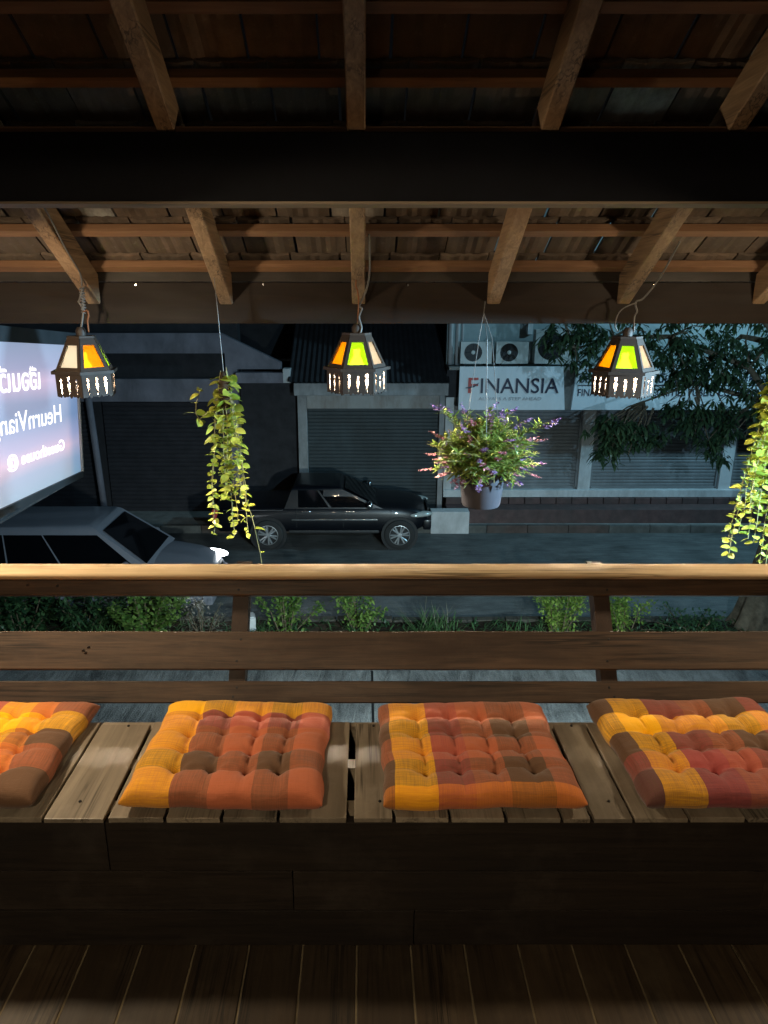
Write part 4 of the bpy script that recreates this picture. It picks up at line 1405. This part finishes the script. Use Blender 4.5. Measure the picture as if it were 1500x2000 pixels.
def wheel_mesh():
    ty = MB().lathe([(0.2, -0.115), (0.3, -0.125), (0.345, -0.11), (0.36, -0.07), (0.362, 0.07), (0.345, 0.11), (0.3, 0.125), (0.2, 0.115)], 36, (0, 0, 0), 'y')
    rm = MB().lathe([(0.235, -0.118), (0.225, -0.12), (0.212, -0.1), (0.205, -0.03), (0.0001, -0.03)], 36, (0, 0, 0), 'y')
    for k in range(6):
        t = 2 * PI * k / 6 + 0.26
        for s_ in (-0.17, 0.17):
            a = Vector((math.cos(t + s_ * 0.5), 0, math.sin(t + s_ * 0.5))); b = Vector((math.cos(t + s_), 0, math.sin(t + s_)))
            rm.tube([a * 0.05 + Vector((0, -0.1, 0)), b * 0.215 + Vector((0, -0.108, 0))], 0.022, 6)
    rm.lathe([(0.0001, -0.118), (0.05, -0.116), (0.06, -0.09)], 20, (0, 0, 0), 'y')
    bk = MB().lathe([(0.21, -0.045), (0.0001, -0.045)], 36, (0, 0, 0), 'y')
    return ty.mesh('tyre', M['tyre'], True, auto=40), rm.mesh('rim', M['alloy'], True, auto=40), bk.mesh('brake', M['black'])


WH = wheel_mesh()


def vehicle(name, loc, label, cat, paint, tops, zb, hw, gh, wins, axles, wr, handles, belt, lit=False, mirror=None, front=2.2, rear=-2.7, head=None):
    root = empty(name, loc, label, cat)
    st = []
    for (x, zt, wf) in tops:
        w_ = hw * wf
        bz = zb + (0.12 if x > front - 0.2 or x < rear + 0.15 else 0)
        st.append((x, [(0, bz), (w_ * 0.93, bz), (w_ * 0.985, bz + 0.08), (w_, bz + (zt - bz) * 0.45), (w_ * 0.985, bz + (zt - bz) * 0.7), (w_ * 0.965, zt - 0.085), (w_ * 0.92, zt - 0.03), (w_ * 0.8, zt - 0.002), (w_ * 0.45, zt + 0.02), (0, zt + 0.03)]))
    loft(st).build('body', paint, root, local=True, smooth=True, auto=38)
    # greenhouse: gh = rear base x, rear top x, front top x, front base x, base z, top z, base half width, top half width
    rb, rt, ft, fb, z0, z1, wb, wt = gh
    bm = bmesh.new()
    vs = [bm.verts.new(p) for p in ((rb, -wb, z0), (fb, -wb, z0), (fb, wb, z0), (rb, wb, z0), (rt, -wt, z1), (ft, -wt, z1), (ft, wt, z1), (rt, wt, z1))]
    for q_ in ((0, 3, 2, 1), (4, 5, 6, 7), (0, 1, 5, 4), (1, 2, 6, 5), (2, 3, 7, 6), (3, 0, 4, 7)):
        bm.faces.new([vs[i] for i in q_])
    te = [e for e in bm.edges if all(v.co.z > z0 + 0.01 for v in e.verts)]
    bmesh.ops.bevel(bm, geom=te, offset=0.13, segments=5, affect='EDGES', profile=0.5)
    MB().add_bm(bm).build('cab', paint, root, local=True, smooth=True, auto=40)

    def side(s_, t, sgn, off):
        x = (rb + (fb - rb) * s_) * (1 - t) + (rt + (ft - rt) * s_) * t
        y = sgn * (wb + (wt - wb) * t + off)
        return Vector((x, y, z0 + (z1 - z0) * t))
    for sgn in (-1, 1):
        for (s0, s1, s2, s3) in wins:
            mb = MB()
            o0 = [side(s0, 0.06, sgn, .006), side(s1, 0.06, sgn, .006), side(s2, 0.8, sgn, .006), side(s3, 0.8, sgn, .006)]
            mb.poly(o0)
            mb.v += [tuple(p - Vector((0, sgn * 0.03, 0))) for p in o0]
            mb.f += [(4, 5, 6, 7)] + [(k, (k + 1) % 4, 4 + (k + 1) % 4, 4 + k) for k in range(4)]
            mb.build('side_window', M['glass_dark'], root, local=True)
    # windscreen and rear window
    for nm, xb, xt, d_ in (('windscreen', fb, ft, 0.006), ('rear_window', rb, rt, -0.006)):
        mb = MB()
        pts = []
        for (t, f_) in ((0.1, .9), (0.86, .84)):
            for sg_ in (-1, 1):
                pts.append(Vector((xb + (xt - xb) * t + d_, sg_ * (wb + (wt - wb) * t) * f_, z0 + (z1 - z0) * t + 0.004)))
        mb.poly([pts[0], pts[1], pts[3], pts[2]])
        mb.build(nm, M['glass_dark'], root, local=True)
    for ax in axles:
        for sgn in (-1, 1):
            arch = MB().lathe([(wr * 1.17, -0.012), (wr * 1.17, 0.01), (0.0001, 0.01)] if sgn > 0 else [(wr * 1.17, 0.012), (wr * 1.17, -0.01), (0.0001, -0.01)], 30, (ax, sgn * hw * 0.998, wr * 1.0), 'y')
            arch.build('wheel_arch', M['black'], root, local=True)
            wh = bpy.data.objects.new('wheel', None); C.objects.link(wh); wh.parent = root
            wh.location = (ax, sgn * (hw - 0.065), wr)
            wh.rotation_euler = (0, rnd.uniform(0, 1), 0 if sgn < 0 else PI)
            wh.scale = (wr / 0.362,) * 3
            for me_, nm in zip(WH, ('tyre', 'rim', 'brake')):
                p_ = bpy.data.objects.new(nm, me_); C.objects.link(p_); p_.parent = wh
    for sgn in (-1, 1):
        for hx_ in handles:
            MB().box(hx_ - 0.1, hx_ + 0.1, sgn * hw * 0.995 - 0.02, sgn * hw * 0.995 + 0.02, belt - 0.035, belt + 0.0, 0.012).build('door_handle', M['chrome'] if paint is M['carnavy'] else M['black'], root, local=True)
        # door gaps
        for gx in (handles[0] - 0.22, handles[-1] - 0.16, handles[-1] + 0.92):
            MB().box(gx - 0.004, gx + 0.004, sgn * hw * 0.995 - 0.006, sgn * hw * 0.995 + 0.0035, zb + 0.1, belt + 0.06).build('door_gap', M['black'], root, local=True)
        # headlight and tail light
        hx_, hz = head
        bm = bmesh.new(); bmesh.ops.create_uvsphere(bm, u_segments=16, v_segments=10, radius=1)
        MB().add_bm(bm, Matrix.Translation((hx_, sgn * hw * 0.8, hz)) @ Matrix.Rotation(R(-18) * sgn, 4, 'Z') @ Matrix.Diagonal((0.3, 0.13, 0.07, 1))).build('headlight', M['headlit'] if lit else M['headglass'], root, local=True, smooth=True)
        MB().box(rear - 0.012, rear + 0.12, sgn * hw * 0.88 - 0.07, sgn * hw * 0.88 + 0.07, belt - 0.3, belt + 0.02, 0.02).build('tail_light', M['redletter'], root, local=True)
        if mirror:
            bm = bmesh.new(); bmesh.ops.create_uvsphere(bm, u_segments=14, v_segments=8, radius=1)
            MB().add_bm(bm, Matrix.Translation((mirror, sgn * (hw + 0.1), belt + 0.17)) @ Matrix.Diagonal((0.075, 0.12, 0.1, 1))).build('mirror', M['chrome'] if paint is M['carnavy'] else paint, root, local=True, smooth=True)
    MB().box(front - 0.14, front + 0.05, -hw * 0.9, hw * 0.9, zb + 0.02, zb + 0.27, 0.05).build('front_bumper', paint, root, local=True, smooth=True, auto=40)
    MB().box(rear - 0.06, rear + 0.12, -hw * 0.9, hw * 0.9, zb + 0.04, zb + 0.2, 0.04).build('rear_bumper', M['chrome'] if paint is M['carnavy'] else paint, root, local=True, smooth=True, auto=40)
    MB().box(front - 0.03, front + 0.02, -hw * 0.5, hw * 0.5, zb + 0.3, zb + 0.45, 0.01).build('grille', M['black'], root, local=True)
    MB().box(axles[0] + wr * 1.3, axles[1] - wr * 1.3, -hw * 1.01, -hw * 0.9, zb - 0.03, zb + 0.045, 0.02).build('side_step', M['black'], root, local=True)
    return root


M['headlit'] = emit('lit headlight', (0.9, 0.97, 1.0), 14.0)
truck = vehicle('pickup_truck', (-0.7, 16.4, 0), 'dark navy double cab pickup parked in front of the grey shutter', 'pickup truck', M['carnavy'],
                [(-2.75, 0.93, 0.94), (-2.6, 0.98, 0.99), (-1.6, 0.99, 1.0), (-1.1, 1.0, 1.0), (-0.4, 1.0, 1.0), (0.5, 1.0, 1.0), (0.95, 1.02, 1.0), (1.5, 1.0, 0.99), (1.85, 0.95, 0.96), (2.08, 0.86, 0.88), (2.2, 0.66, 0.76)],
                0.42, 0.875, (-1.12, -0.92, 0.1, 1.12, 0.96, 1.47, 0.82, 0.68), [(0.14, 0.46, 0.46, 0.12), (0.49, 0.93, 0.88, 0.49)], (-1.5, 1.5), 0.36, (-0.62, 0.38), 0.92, False, 0.82, 2.18, -2.75, (1.98, 0.8))
# side mouldings of the truck
MB().box(-0.95, 1.0, -0.885, -0.872, 0.70, 0.735, 0.004).build('door_moulding', M['chrome'], truck, local=True)
MB().box(-2.5, -1.15, -0.87, -0.855, 0.93, 0.95, 0.004).build('bed_trim', M['chrome'], truck, local=True)

car = vehicle('passing_car', (-5.1, 12.6, 0), 'silver car with lit headlight driving past, seen behind the cap rail', 'car', M['carsilver'],
              [(-2.35, 0.95, 0.9), (-2.2, 1.02, 0.97), (-1.2, 1.04, 1.0), (0.0, 1.04, 1.0), (0.9, 1.02, 1.0), (1.4, 0.98, 0.98), (1.9, 0.9, 0.95), (2.2, 0.8, 0.87), (2.36, 0.6, 0.75)],
              0.24, 0.88, (-2.25, -1.95, 0.35, 1.35, 0.98, 1.72, 0.85, 0.68), [(0.045, 0.3, 0.3, 0.07), (0.31, 0.57, 0.57, 0.31), (0.58, 0.94, 0.95, 0.58)], (-1.4, 1.45), 0.335, (-0.95, 0.1), 0.9, True, 0.95, 2.34, -2.35, (2.14, 0.74))
for s_ in (-0.6, 0.6):
    ld = bpy.data.lights.new('headlight_beam', 'SPOT'); ld.energy = 60; ld.spot_size = R(60); ld.spot_blend = 0.8; ld.color = (0.9, 0.96, 1.0); ld.shadow_soft_size = 0.06
    lo = bpy.data.objects.new('headlight_beam', ld); C.objects.link(lo); lo.parent = car
    lo.location = (2.5, s_, 0.72); lo.rotation_euler = (R(90 - 8), 0, R(-90))


# ------------------------------------------------------------------ tree and shrubs
def blade(mb, p, d, l, w, droop, up=Vector((0, 0, 1))):
    """pointed leaf of 4 triangles, bent"""
    d = d.normalized(); s_ = d.cross(up)
    if s_.length < 1e-3: s_ = Vector((1, 0, 0))
    s_.normalize(); n_ = s_.cross(d)
    b = len(mb.v)
    m1_ = p + d * l * 0.4 - n_ * droop * l * 0.12; m2_ = p + d * l * 0.75 - n_ * droop * l * 0.45
    e_ = p + d * l - n_ * droop * l
    mb.v += [tuple(p), tuple(m1_ + s_ * w / 2), tuple(m1_ - s_ * w / 2), tuple(m2_ + s_ * w * 0.42), tuple(m2_ - s_ * w * 0.42), tuple(e_)]
    mb.f += [(b, b + 1, b + 2), (b + 1, b + 3, b + 4, b + 2), (b + 3, b + 5, b + 4)]


tree = empty('street_tree', (6.85, 11.35, 0), 'tree with fluted grey trunk at right whose leafy branches hang before the signs', 'tree')
rr = random.Random(11)
tb = MB()
# fluted trunk
rings = []
tp = [(6.75, 11.4, 0.0, .40), (6.78, 11.4, 0.25, .31), (6.85, 11.42, 0.8, .25), (7.05, 11.5, 1.8, .235), (7.2, 11.6, 2.8, .225), (7.15, 11.8, 3.8, .21), (6.9, 12.0, 4.8, .18), (6.6, 12.2, 5.9, .14)]
NS = 28
for (x, y, z, r_) in tp:
    bidx = len(tb.v)
    fl = 0.22 if z < 0.1 else (0.17 if z < 0.5 else 0.1)
    for k in range(NS):
        t = 2 * PI * k / NS
        q_ = r_ * (1 + fl * math.cos(7 * t + 0.8) + 0.05 * math.sin(3 * t))
        tb.v.append((x + q_ * math.cos(t), y + q_ * math.sin(t), z - (0.06 if z == 0 else 0)))
    rings.append(bidx)
for i in range(len(rings) - 1):
    for k in range(NS):
        tb.f.append((rings[i] + k, rings[i] + (k + 1) % NS, rings[i + 1] + (k + 1) % NS, rings[i + 1] + k))
limbs = [[(7.1, 11.7, 3.4), (6.6, 12.5, 4.4), (5.3, 12.8, 4.9), (4.3, 12.7, 4.9), (3.6, 12.6, 4.7)], [(6.9, 12.0, 4.8), (6.4, 12.3, 5.4), (5.8, 12.6, 5.5), (5.0, 12.9, 5.2)],
         [(7.2, 11.6, 2.9), (7.0, 12.7, 3.8), (5.9, 12.9, 4.1), (4.9, 12.6, 3.8)], [(7.15, 11.8, 3.8), (8.0, 12.2, 4.6), (8.8, 12.6, 4.8)], [(6.9, 12, 4.8), (7.4, 11.6, 5.9), (8.0, 11.2, 6.6)], [(6.9, 12.0, 4.8), (6.6, 12.9, 4.9), (6.3, 13.4, 4.4)]]
for lb in limbs:
    n = len(lb)
    tb.tube(lb, [0.07 - 0.055 * i / (n - 1) for i in range(n)], 8)
tb.build('trunk', M['bark'], tree, smooth=True)
cr = MB()


def whorl(c, sc=1.0, nl=13):
    hang = Vector((rr.uniform(-0.3, 0.3), rr.uniform(-0.3, 0.3), -0.35))
    for k in range(nl):
        t = 2 * PI * k / nl + rr.uniform(-0.3, 0.3)
        d_ = Vector((math.cos(t), math.sin(t), rr.uniform(-0.5, 0.45))) + hang
        blade(cr, c + Vector((rr.uniform(-.05, .05), rr.uniform(-.05, .05), rr.uniform(-.05, .05))), d_, rr.uniform(0.13, 0.27) * sc, rr.uniform(0.035, 0.06) * sc, rr.uniform(0.1, 0.5))


clumps = [((3.5, 12.5, 4.95), (0.6, 0.5, 0.5), 38), ((4.2, 12.5, 4.75), (0.7, 0.5, 0.6), 60), ((5.0, 12.5, 4.6), (0.7, 0.6, 0.65), 70), ((5.8, 12.6, 4.65), (0.7, 0.6, 0.7), 75), ((6.6, 12.6, 4.6), (0.7, 0.7, 0.7), 75), ((7.4, 12.6, 4.6), (0.7, 0.7, 0.8), 70),
          ((4.35, 12.4, 3.32), (0.5, 0.35, 0.3), 42), ((4.85, 12.4, 3.25), (0.45, 0.35, 0.27), 32), ((4.3, 12.35, 2.98), (0.3, 0.3, 0.2), 16), ((5.6, 12.4, 3.65), (0.5, 0.4, 0.35), 24), ((6.0, 12.5, 3.45), (0.45, 0.4, 0.45), 30), ((6.25, 12.5, 3.1), (0.35, 0.35, 0.3), 20),
          ((6.7, 12.5, 3.75), (0.5, 0.5, 0.5), 36), ((7.3, 12.4, 3.6), (0.5, 0.5, 0.6), 40), ((5.4, 12.9, 5.6), (1.5, 0.8, 0.5), 70), ((7.4, 12.0, 6.2), (1.4, 1.0, 0.7), 80), ((8.6, 12.4, 4.9), (0.9, 0.8, 0.9), 70)]
for (c_, r3, nn) in clumps:
    for _ in range(int(nn * 0.92)):
        while True:
            u = Vector((rr.uniform(-1, 1), rr.uniform(-1, 1), rr.uniform(-1, 1)))
            if u.length < 1: break
        whorl(Vector((c_[0] + u.x * r3[0], c_[1] + u.y * r3[1], c_[2] + u.z * r3[2])))
tag(cr.build('crown', M['treeleaf'], tree, recalc=False), kind='stuff')
# twigs that carry the low hanging clumps
tw = MB()
for (c_, r3, nn) in clumps:       # twigs through every clump, joined to the nearest limb
    cc = Vector(c_)
    q_ = min((Vector(p) for lb in limbs for p in lb), key=lambda p: (p - cc).length)
    for _ in range(5):
        e_ = cc + Vector((rr.uniform(-1, 1) * r3[0], rr.uniform(-1, 1) * r3[1], rr.uniform(-1, 1) * r3[2])) * 0.9
        m_ = q_.lerp(e_, 0.5) + Vector((rr.uniform(-.12, .12), rr.uniform(-.12, .12), 0.1))
        tw.tube([q_, m_, e_], [0.022, 0.014, 0.006], 5)
for a_, b_ in (((4.9, 12.4, 3.75), (4.4, 12.4, 3.2)), ((5.0, 12.4, 3.72), (4.85, 12.4, 3.1)), ((5.7, 12.4, 3.9), (6.1, 12.5, 3.1)), ((4.4, 12.4, 3.25), (4.3, 12.35, 2.9))):
    tw.tube([a_, b_], [0.025, 0.01], 6)
tw.build('twigs', M['bark'], tree)


def shrub(name, x, y, h, w, n, mat, label, seed, leaf=(0.05, 0.09), lw=0.45, group='shrubs in the planting strip', d=None, stalk=0.5, cat='shrub'):
    r2 = random.Random(seed)
    root = empty(name, (x, y, 0.05), label, cat, group)
    st, lf = MB(), MB()
    ns = max(5, int(w * 9))
    tips = []
    for i in range(ns):
        t = r2.uniform(0, 2 * PI); q_ = math.sqrt(r2.random())
        tip = Vector((x + w / 2 * q_ * math.cos(t), y + (d or w) / 2 * q_ * math.sin(t), h * r2.uniform(0.55, 1.0) * (1 - 0.35 * q_ * q_)))
        base = Vector((x + (tip.x - x) * 0.25, y + (tip.y - y) * 0.25, 0.03))
        mid = base.lerp(tip, 0.55) + Vector((r2.uniform(-.05, .05), r2.uniform(-.05, .05), 0.06))
        st.tube([base, mid, tip], [0.011, 0.008, 0.004], 5)
        tips.append((base, mid, tip))
    for i in range(n):
        b_, m_, t_ = r2.choice(tips)
        k = r2.random() ** 0.7
        p = (b_.lerp(m_, k * 2) if k < 0.5 else m_.lerp(t_, k * 2 - 1)) + Vector((r2.gauss(0, .055), r2.gauss(0, .055), r2.gauss(0, .05)))
        p.z = max(p.z, 0.05)
        dd = Vector((r2.uniform(-1, 1), r2.uniform(-1, 1), r2.uniform(-0.5, 0.8)))
        l = r2.uniform(*leaf)
        blade(lf, p, dd, l, l * lw, r2.uniform(0, 0.4))
    st.build('stems', M['bark'], root)
    tag(lf.build('foliage', mat, root, recalc=False), kind='stuff')
    return root


def tuft(name, x, y, n, h, mat, label, seed, spread=0.25, w=0.012, group='grass tufts in the planting strip', cat='grass tuft', lean=0.5):
    r2 = random.Random(seed)
    mb = MB()
    for i in range(n):
        p = Vector((x + r2.gauss(0, spread * 0.35), y + r2.gauss(0, spread * 0.3), 0.03))
        t = r2.uniform(0, 2 * PI)
        dd = Vector((math.cos(t) * lean, math.sin(t) * lean, r2.uniform(0.5, 1.0)))
        blade(mb, p, dd, h * r2.uniform(0.5, 1.1), w * r2.uniform(0.7, 1.3), r2.uniform(0.1, 0.5))
    o = mb.build(name, mat, None, recalc=False)
    return tag(o, label, cat, None, 'stuff')


def gx(px, py, y=None):
    """where the line of sight through a photograph pixel meets height 0 (used only to choose planting spots)"""
    d_ = ray(px, py); t = -CZ / d_.z
    return d_.x * t


shrub('hedge_shrub', -5.9, 11.2, 1.25, 1.6, 1300, M['shrubdark'], 'dark leafy shrub at the far left end of the planting strip', 1, (0.08, 0.13), 0.6)
shrub('hedge_shrub', -4.85, 11.3, 1.3, 1.5, 1200, M['shrubdark'], 'dark shrub with drooping stalks, second from the left in the strip', 2, (0.09, 0.15), 0.3)
shrub('hedge_shrub', -3.75, 11.2, 1.25, 1.5, 1400, M['shrubleaf'], 'leafy green shrub left of the left railing post', 3, (0.07, 0.12), 0.6)
shrub('dry_shrub', -2.75, 11.1, 0.8, 0.9, 380, M['drygrass'], 'sparse dry brown shrub just left of the left railing post', 4, (0.05, 0.1), 0.2)
shrub('leafy_shrub', -1.35, 11.25, 1.2, 1.3, 900, M['shrubleaf'], 'green shrub with crooked stem right of the white stone', 5, (0.06, 0.1), 0.55)
shrub('leafy_shrub', -0.1, 11.4, 1.15, 1.5, 850, M['shrubleaf'], 'green shrub at the centre of the strip, between white stone and grass tuft', 6, (0.06, 0.1), 0.5)
shrub('light_green_shrub', 3.35, 11.2, 1.1, 1.5, 2200, M['shrublight'], 'fine leaved light green shrub left of the right railing post', 7, (0.045, 0.08), 0.5)
shrub('light_green_shrub', 4.45, 11.15, 1.05, 1.0, 1100, M['shrublight'], 'bright green shrub directly right of the right railing post', 8, (0.05, 0.085), 0.5)
shrub('ground_cover', 5.5, 11.0, 0.5, 1.8, 1000, M['shrubdark'], 'low dark ground cover with roots left of the tree trunk', 9, (0.05, 0.08), 0.5)
tuft('grass_tuft', 1.15, 11.05, 130, 0.55, M['grass'], 'upright green grass tuft at the bare middle of the strip', 3, 0.45, 0.014)
tuft('dry_stalks', 1.2, 11.3, 40, 0.75, M['drygrass'], 'pale dry stalks standing above the grass tuft', 5, 0.6, 0.008)
tuft('grass_tuft', 2.75, 10.95, 120, 0.32, M['grass'], 'short grass tuft below the light green shrub', 6, 0.9, 0.012)
tuft('grass_tuft', -1.75, 10.95, 60, 0.3, M['grass'], 'small grass tuft beside the white stone', 7, 0.35, 0.012)
tuft('grass_tuft', 5.9, 10.9, 80, 0.3, M['grass'], 'grass tuft in front of the tree trunk', 8, 0.7, 0.012)
tuft('grass_tuft', -4.3, 10.95, 160, 0.55, M['grass'], 'tall thin grass below the dark left shrubs', 9, 0.9, 0.012)
# leaf litter along the edge of the strip
mb = MB(); r2 = random.Random(40)
for i in range(700):
    p = Vector((r2.uniform(-7, 8), 10.02 + abs(r2.gauss(0, 0.22)), 0.1 if r2.random() < .8 else 0.07))
    if p.y < 10.05: p.z = 0.02
    blade(mb, p, Vector((r2.uniform(-1, 1), r2.uniform(-1, 1), r2.uniform(-.1, .3))), r2.uniform(0.05, 0.1), r2.uniform(0.02, 0.04), 0.2)
tag(mb.build('leaf_litter', M['drygrass'], recalc=False), 'dry fallen leaves along the edge of the planting strip', 'leaf litter', kind='stuff')
mb = MB(); r2 = random.Random(41)
for i in range(4200):
    p = Vector((r2.uniform(-7, 8), r2.uniform(10.05, 11.55), 0.07))
    blade(mb, p, Vector((r2.uniform(-1, 1), r2.uniform(-1, 1), r2.uniform(0.2, 1.2))), r2.uniform(0.06, 0.2), r2.uniform(0.01, 0.035), 0.4)
tag(mb.build('ground_weeds', M['shrubdark'], recalc=False), 'low weeds scattered over the planting strip', 'weeds', kind='stuff')
bm = bmesh.new(); bmesh.ops.create_cube(bm, size=1); bmesh.ops.bevel(bm, geom=list(bm.edges), offset=0.08, segments=2, affect='EDGES')
o = MB().add_bm(bm, Matrix.Translation((-2.02, 11.3, 0.17)) @ Matrix.Rotation(R(14), 4, 'Z') @ Matrix.Diagonal((0.27, 0.22, 0.3, 1))).build('marker_stone', M['white'])
tag(o, 'small white painted marker stone right of the left railing post', 'stone')

# ------------------------------------------------------------------ the lamps outside the picture that light the veranda
def pendant(loc, power, label, up=0.0, kind='SPOT'):
    pd = empty('pendant_lamp', loc, label, 'lamp', 'pendant lamps of the veranda')
    px_, py_, pz_ = loc
    MB().lathe([(0.02, 0.12), (0.05, 0.11), (0.13, 0.0), (0.127, 0.0), (0.048, 0.104), (0.02, 0.114)] if kind == 'SPOT' else [(0.012, 0.14), (0.05, 0.125), (0.40, 0.098), (0.40, 0.094), (0.05, 0.12), (0.0001, 0.122)], 28, (px_, py_, pz_ - 0.01)).build('shade', M['shade'], pd, smooth=True)
    MB().tube([(px_, py_, pz_ + 0.1), (px_, py_, under(py_) + 0.1)], 0.004, 6).build('cord', M['cord'], pd)
    bm = bmesh.new(); bmesh.ops.create_uvsphere(bm, u_segments=16, v_segments=10, radius=0.035)
    MB().add_bm(bm, Matrix.Translation((px_, py_, pz_ + (0.05 if kind == 'SPOT' else 0.07)))).build('bulb', M['softbulb'], pd, smooth=True)
    ld = bpy.data.lights.new('pendant_light', kind); ld.energy = power; ld.color = (1.0, 0.79, 0.53); ld.shadow_soft_size = 0.05
    if kind == 'SPOT': ld.spot_size = R(180); ld.spot_blend = 0.03
    lo = bpy.data.objects.new('pendant_light', ld); C.objects.link(lo); lo.location = (0, 0, -0.02 if kind == 'SPOT' else -0.03); lo.parent = pd
    if up:      # added fill light that brightens the roof above
        ld = bpy.data.lights.new('fill_uplight', 'POINT'); ld.energy = up; ld.color = (1.0, 0.78, 0.52); ld.shadow_soft_size = 0.06
        lo = bpy.data.objects.new('fill_uplight', ld); C.objects.link(lo); lo.location = (0, 0, 0.2); lo.parent = pd


M['softbulb'] = emit('pendant bulb', (1.0, 0.76, 0.45), 25)
pendant(*PENDANTS[0], 'pendant lamp over the left end of the bench, outside the picture', kind='POINT')
pendant(*PENDANTS[1], 'pendant lamp over the right end of the bench, outside the picture', kind='POINT')
pendant(*PENDANTS[2], 'added fill lamp behind the viewer, unseen', 7.0)  # added fill lamp for the bench front and outer rafters

pl_ = empty('porch_lamp', PORCH_LOC, 'bulkhead lamp of the ground floor porch below the veranda', 'lamp')
MB().lathe([(0.0001, 0.0), (0.09, 0.0), (0.1, -0.03), (0.1, -0.05), (0.0001, -0.05)], 20, PORCH_LOC).build('base', M['shade'], pl_)
MB().tube([Vector(PORCH_LOC) + Vector((0, 0, -0.01)), Vector(PORCH_LOC) + Vector((0, 0, 1.0))], 0.012, 8).build('rod', M['shade'], pl_)
ld = bpy.data.lights.new('porch_light', 'SPOT'); ld.energy = PORCH_W; ld.color = (0.74, 0.93, 0.93); ld.spot_size = R(98); ld.spot_blend = 1.0; ld.shadow_soft_size = 0.12
lo = bpy.data.objects.new('porch_light', ld); C.objects.link(lo); lo.parent = pl_; lo.location = (0, 0.02, -0.09)
lo.rotation_euler = Vector((-0.3, 1.0, -0.72)).to_track_quat('-Z', 'Y').to_euler()

sl = empty('street_lamp', (STREET_LOC[0], 16.95, 0), 'street lamp on the far pavement beyond the right picture edge', 'street lamp')
MB().tube([(STREET_LOC[0], 16.95, 0), (STREET_LOC[0], 16.95, 8.0), (STREET_LOC[0], 16.4, 8.4), (STREET_LOC[0], 14.9, 8.4)], [0.09, 0.06, 0.045, 0.04], 10).build('pole', M['shutter'], sl, smooth=True)
MB().box(STREET_LOC[0] - 0.14, STREET_LOC[0] + 0.14, 14.3, 14.95, 8.32, 8.42, 0.03).build('lamp_head', M['shutter'], sl)
ld = bpy.data.lights.new('street_light', 'SPOT'); ld.energy = STREET_W; ld.color = (0.36, 0.76, 1.0); ld.spot_size = R(125); ld.spot_blend = 0.7; ld.shadow_soft_size = 0.15
lo = bpy.data.objects.new('street_light', ld); C.objects.link(lo); lo.parent = sl; lo.location = (0, STREET_LOC[1] - 16.95, STREET_LOC[2])
lo.rotation_euler = Vector((-0.62, 0.12, -0.75)).to_track_quat('-Z', 'Y').to_euler()

fl = empty('flood_lamp', FLOOD_LOC, 'flood lamp under the eave beyond the right picture edge', 'lamp')
Mf = frame_M(Vector(FLOOD_LOC), FLOOD_DIR.cross(Vector((0, 0, 1))), Vector((0, 0, 1)).cross(FLOOD_DIR.cross(Vector((0, 0, 1)))) * -1)
bm = bmesh.new(); bmesh.ops.create_cube(bm, size=1)
MB().add_bm(bm, Matrix.Translation(Vector(FLOOD_LOC) - FLOOD_DIR.normalized() * 0.09) @ FLOOD_DIR.to_track_quat('Z', 'Y').to_matrix().to_4x4() @ Matrix.Diagonal((0.2, 0.15, 0.06, 1))).build('housing', M['black'], fl)
MB().tube([Vector(FLOOD_LOC) - FLOOD_DIR.normalized() * 0.09, Vector(FLOOD_LOC) + Vector((0, -0.1, 0.35))], 0.012, 6).build('bracket', M['signframe'], fl)
MB().box(FLOOD_LOC[0] - 0.5, FLOOD_LOC[0] + 0.5, FLOOD_LOC[1] - 0.4, FLOOD_LOC[1] + 0.08, FLOOD_LOC[2] + 0.04, FLOOD_LOC[2] + 0.055).box(FLOOD_LOC[0] - 1.0, FLOOD_LOC[0] + 0.5, FLOOD_LOC[1] + 0.081, FLOOD_LOC[1] + 1.0, FLOOD_LOC[2] + 0.04, FLOOD_LOC[2] + 0.055).build('light_visor', M['shade'], fl)  # added plates that stop the flood light from rising to the eave
ld = bpy.data.lights.new('flood_light', 'SPOT'); ld.energy = FLOOD_W; ld.color = (0.42, 0.75, 1.0); ld.spot_size = R(150); ld.spot_blend = 0.5; ld.shadow_soft_size = 0.03
lo = bpy.data.objects.new('flood_light', ld); C.objects.link(lo); lo.parent = fl
lo.rotation_euler = FLOOD_DIR.to_track_quat('-Z', 'Y').to_euler()
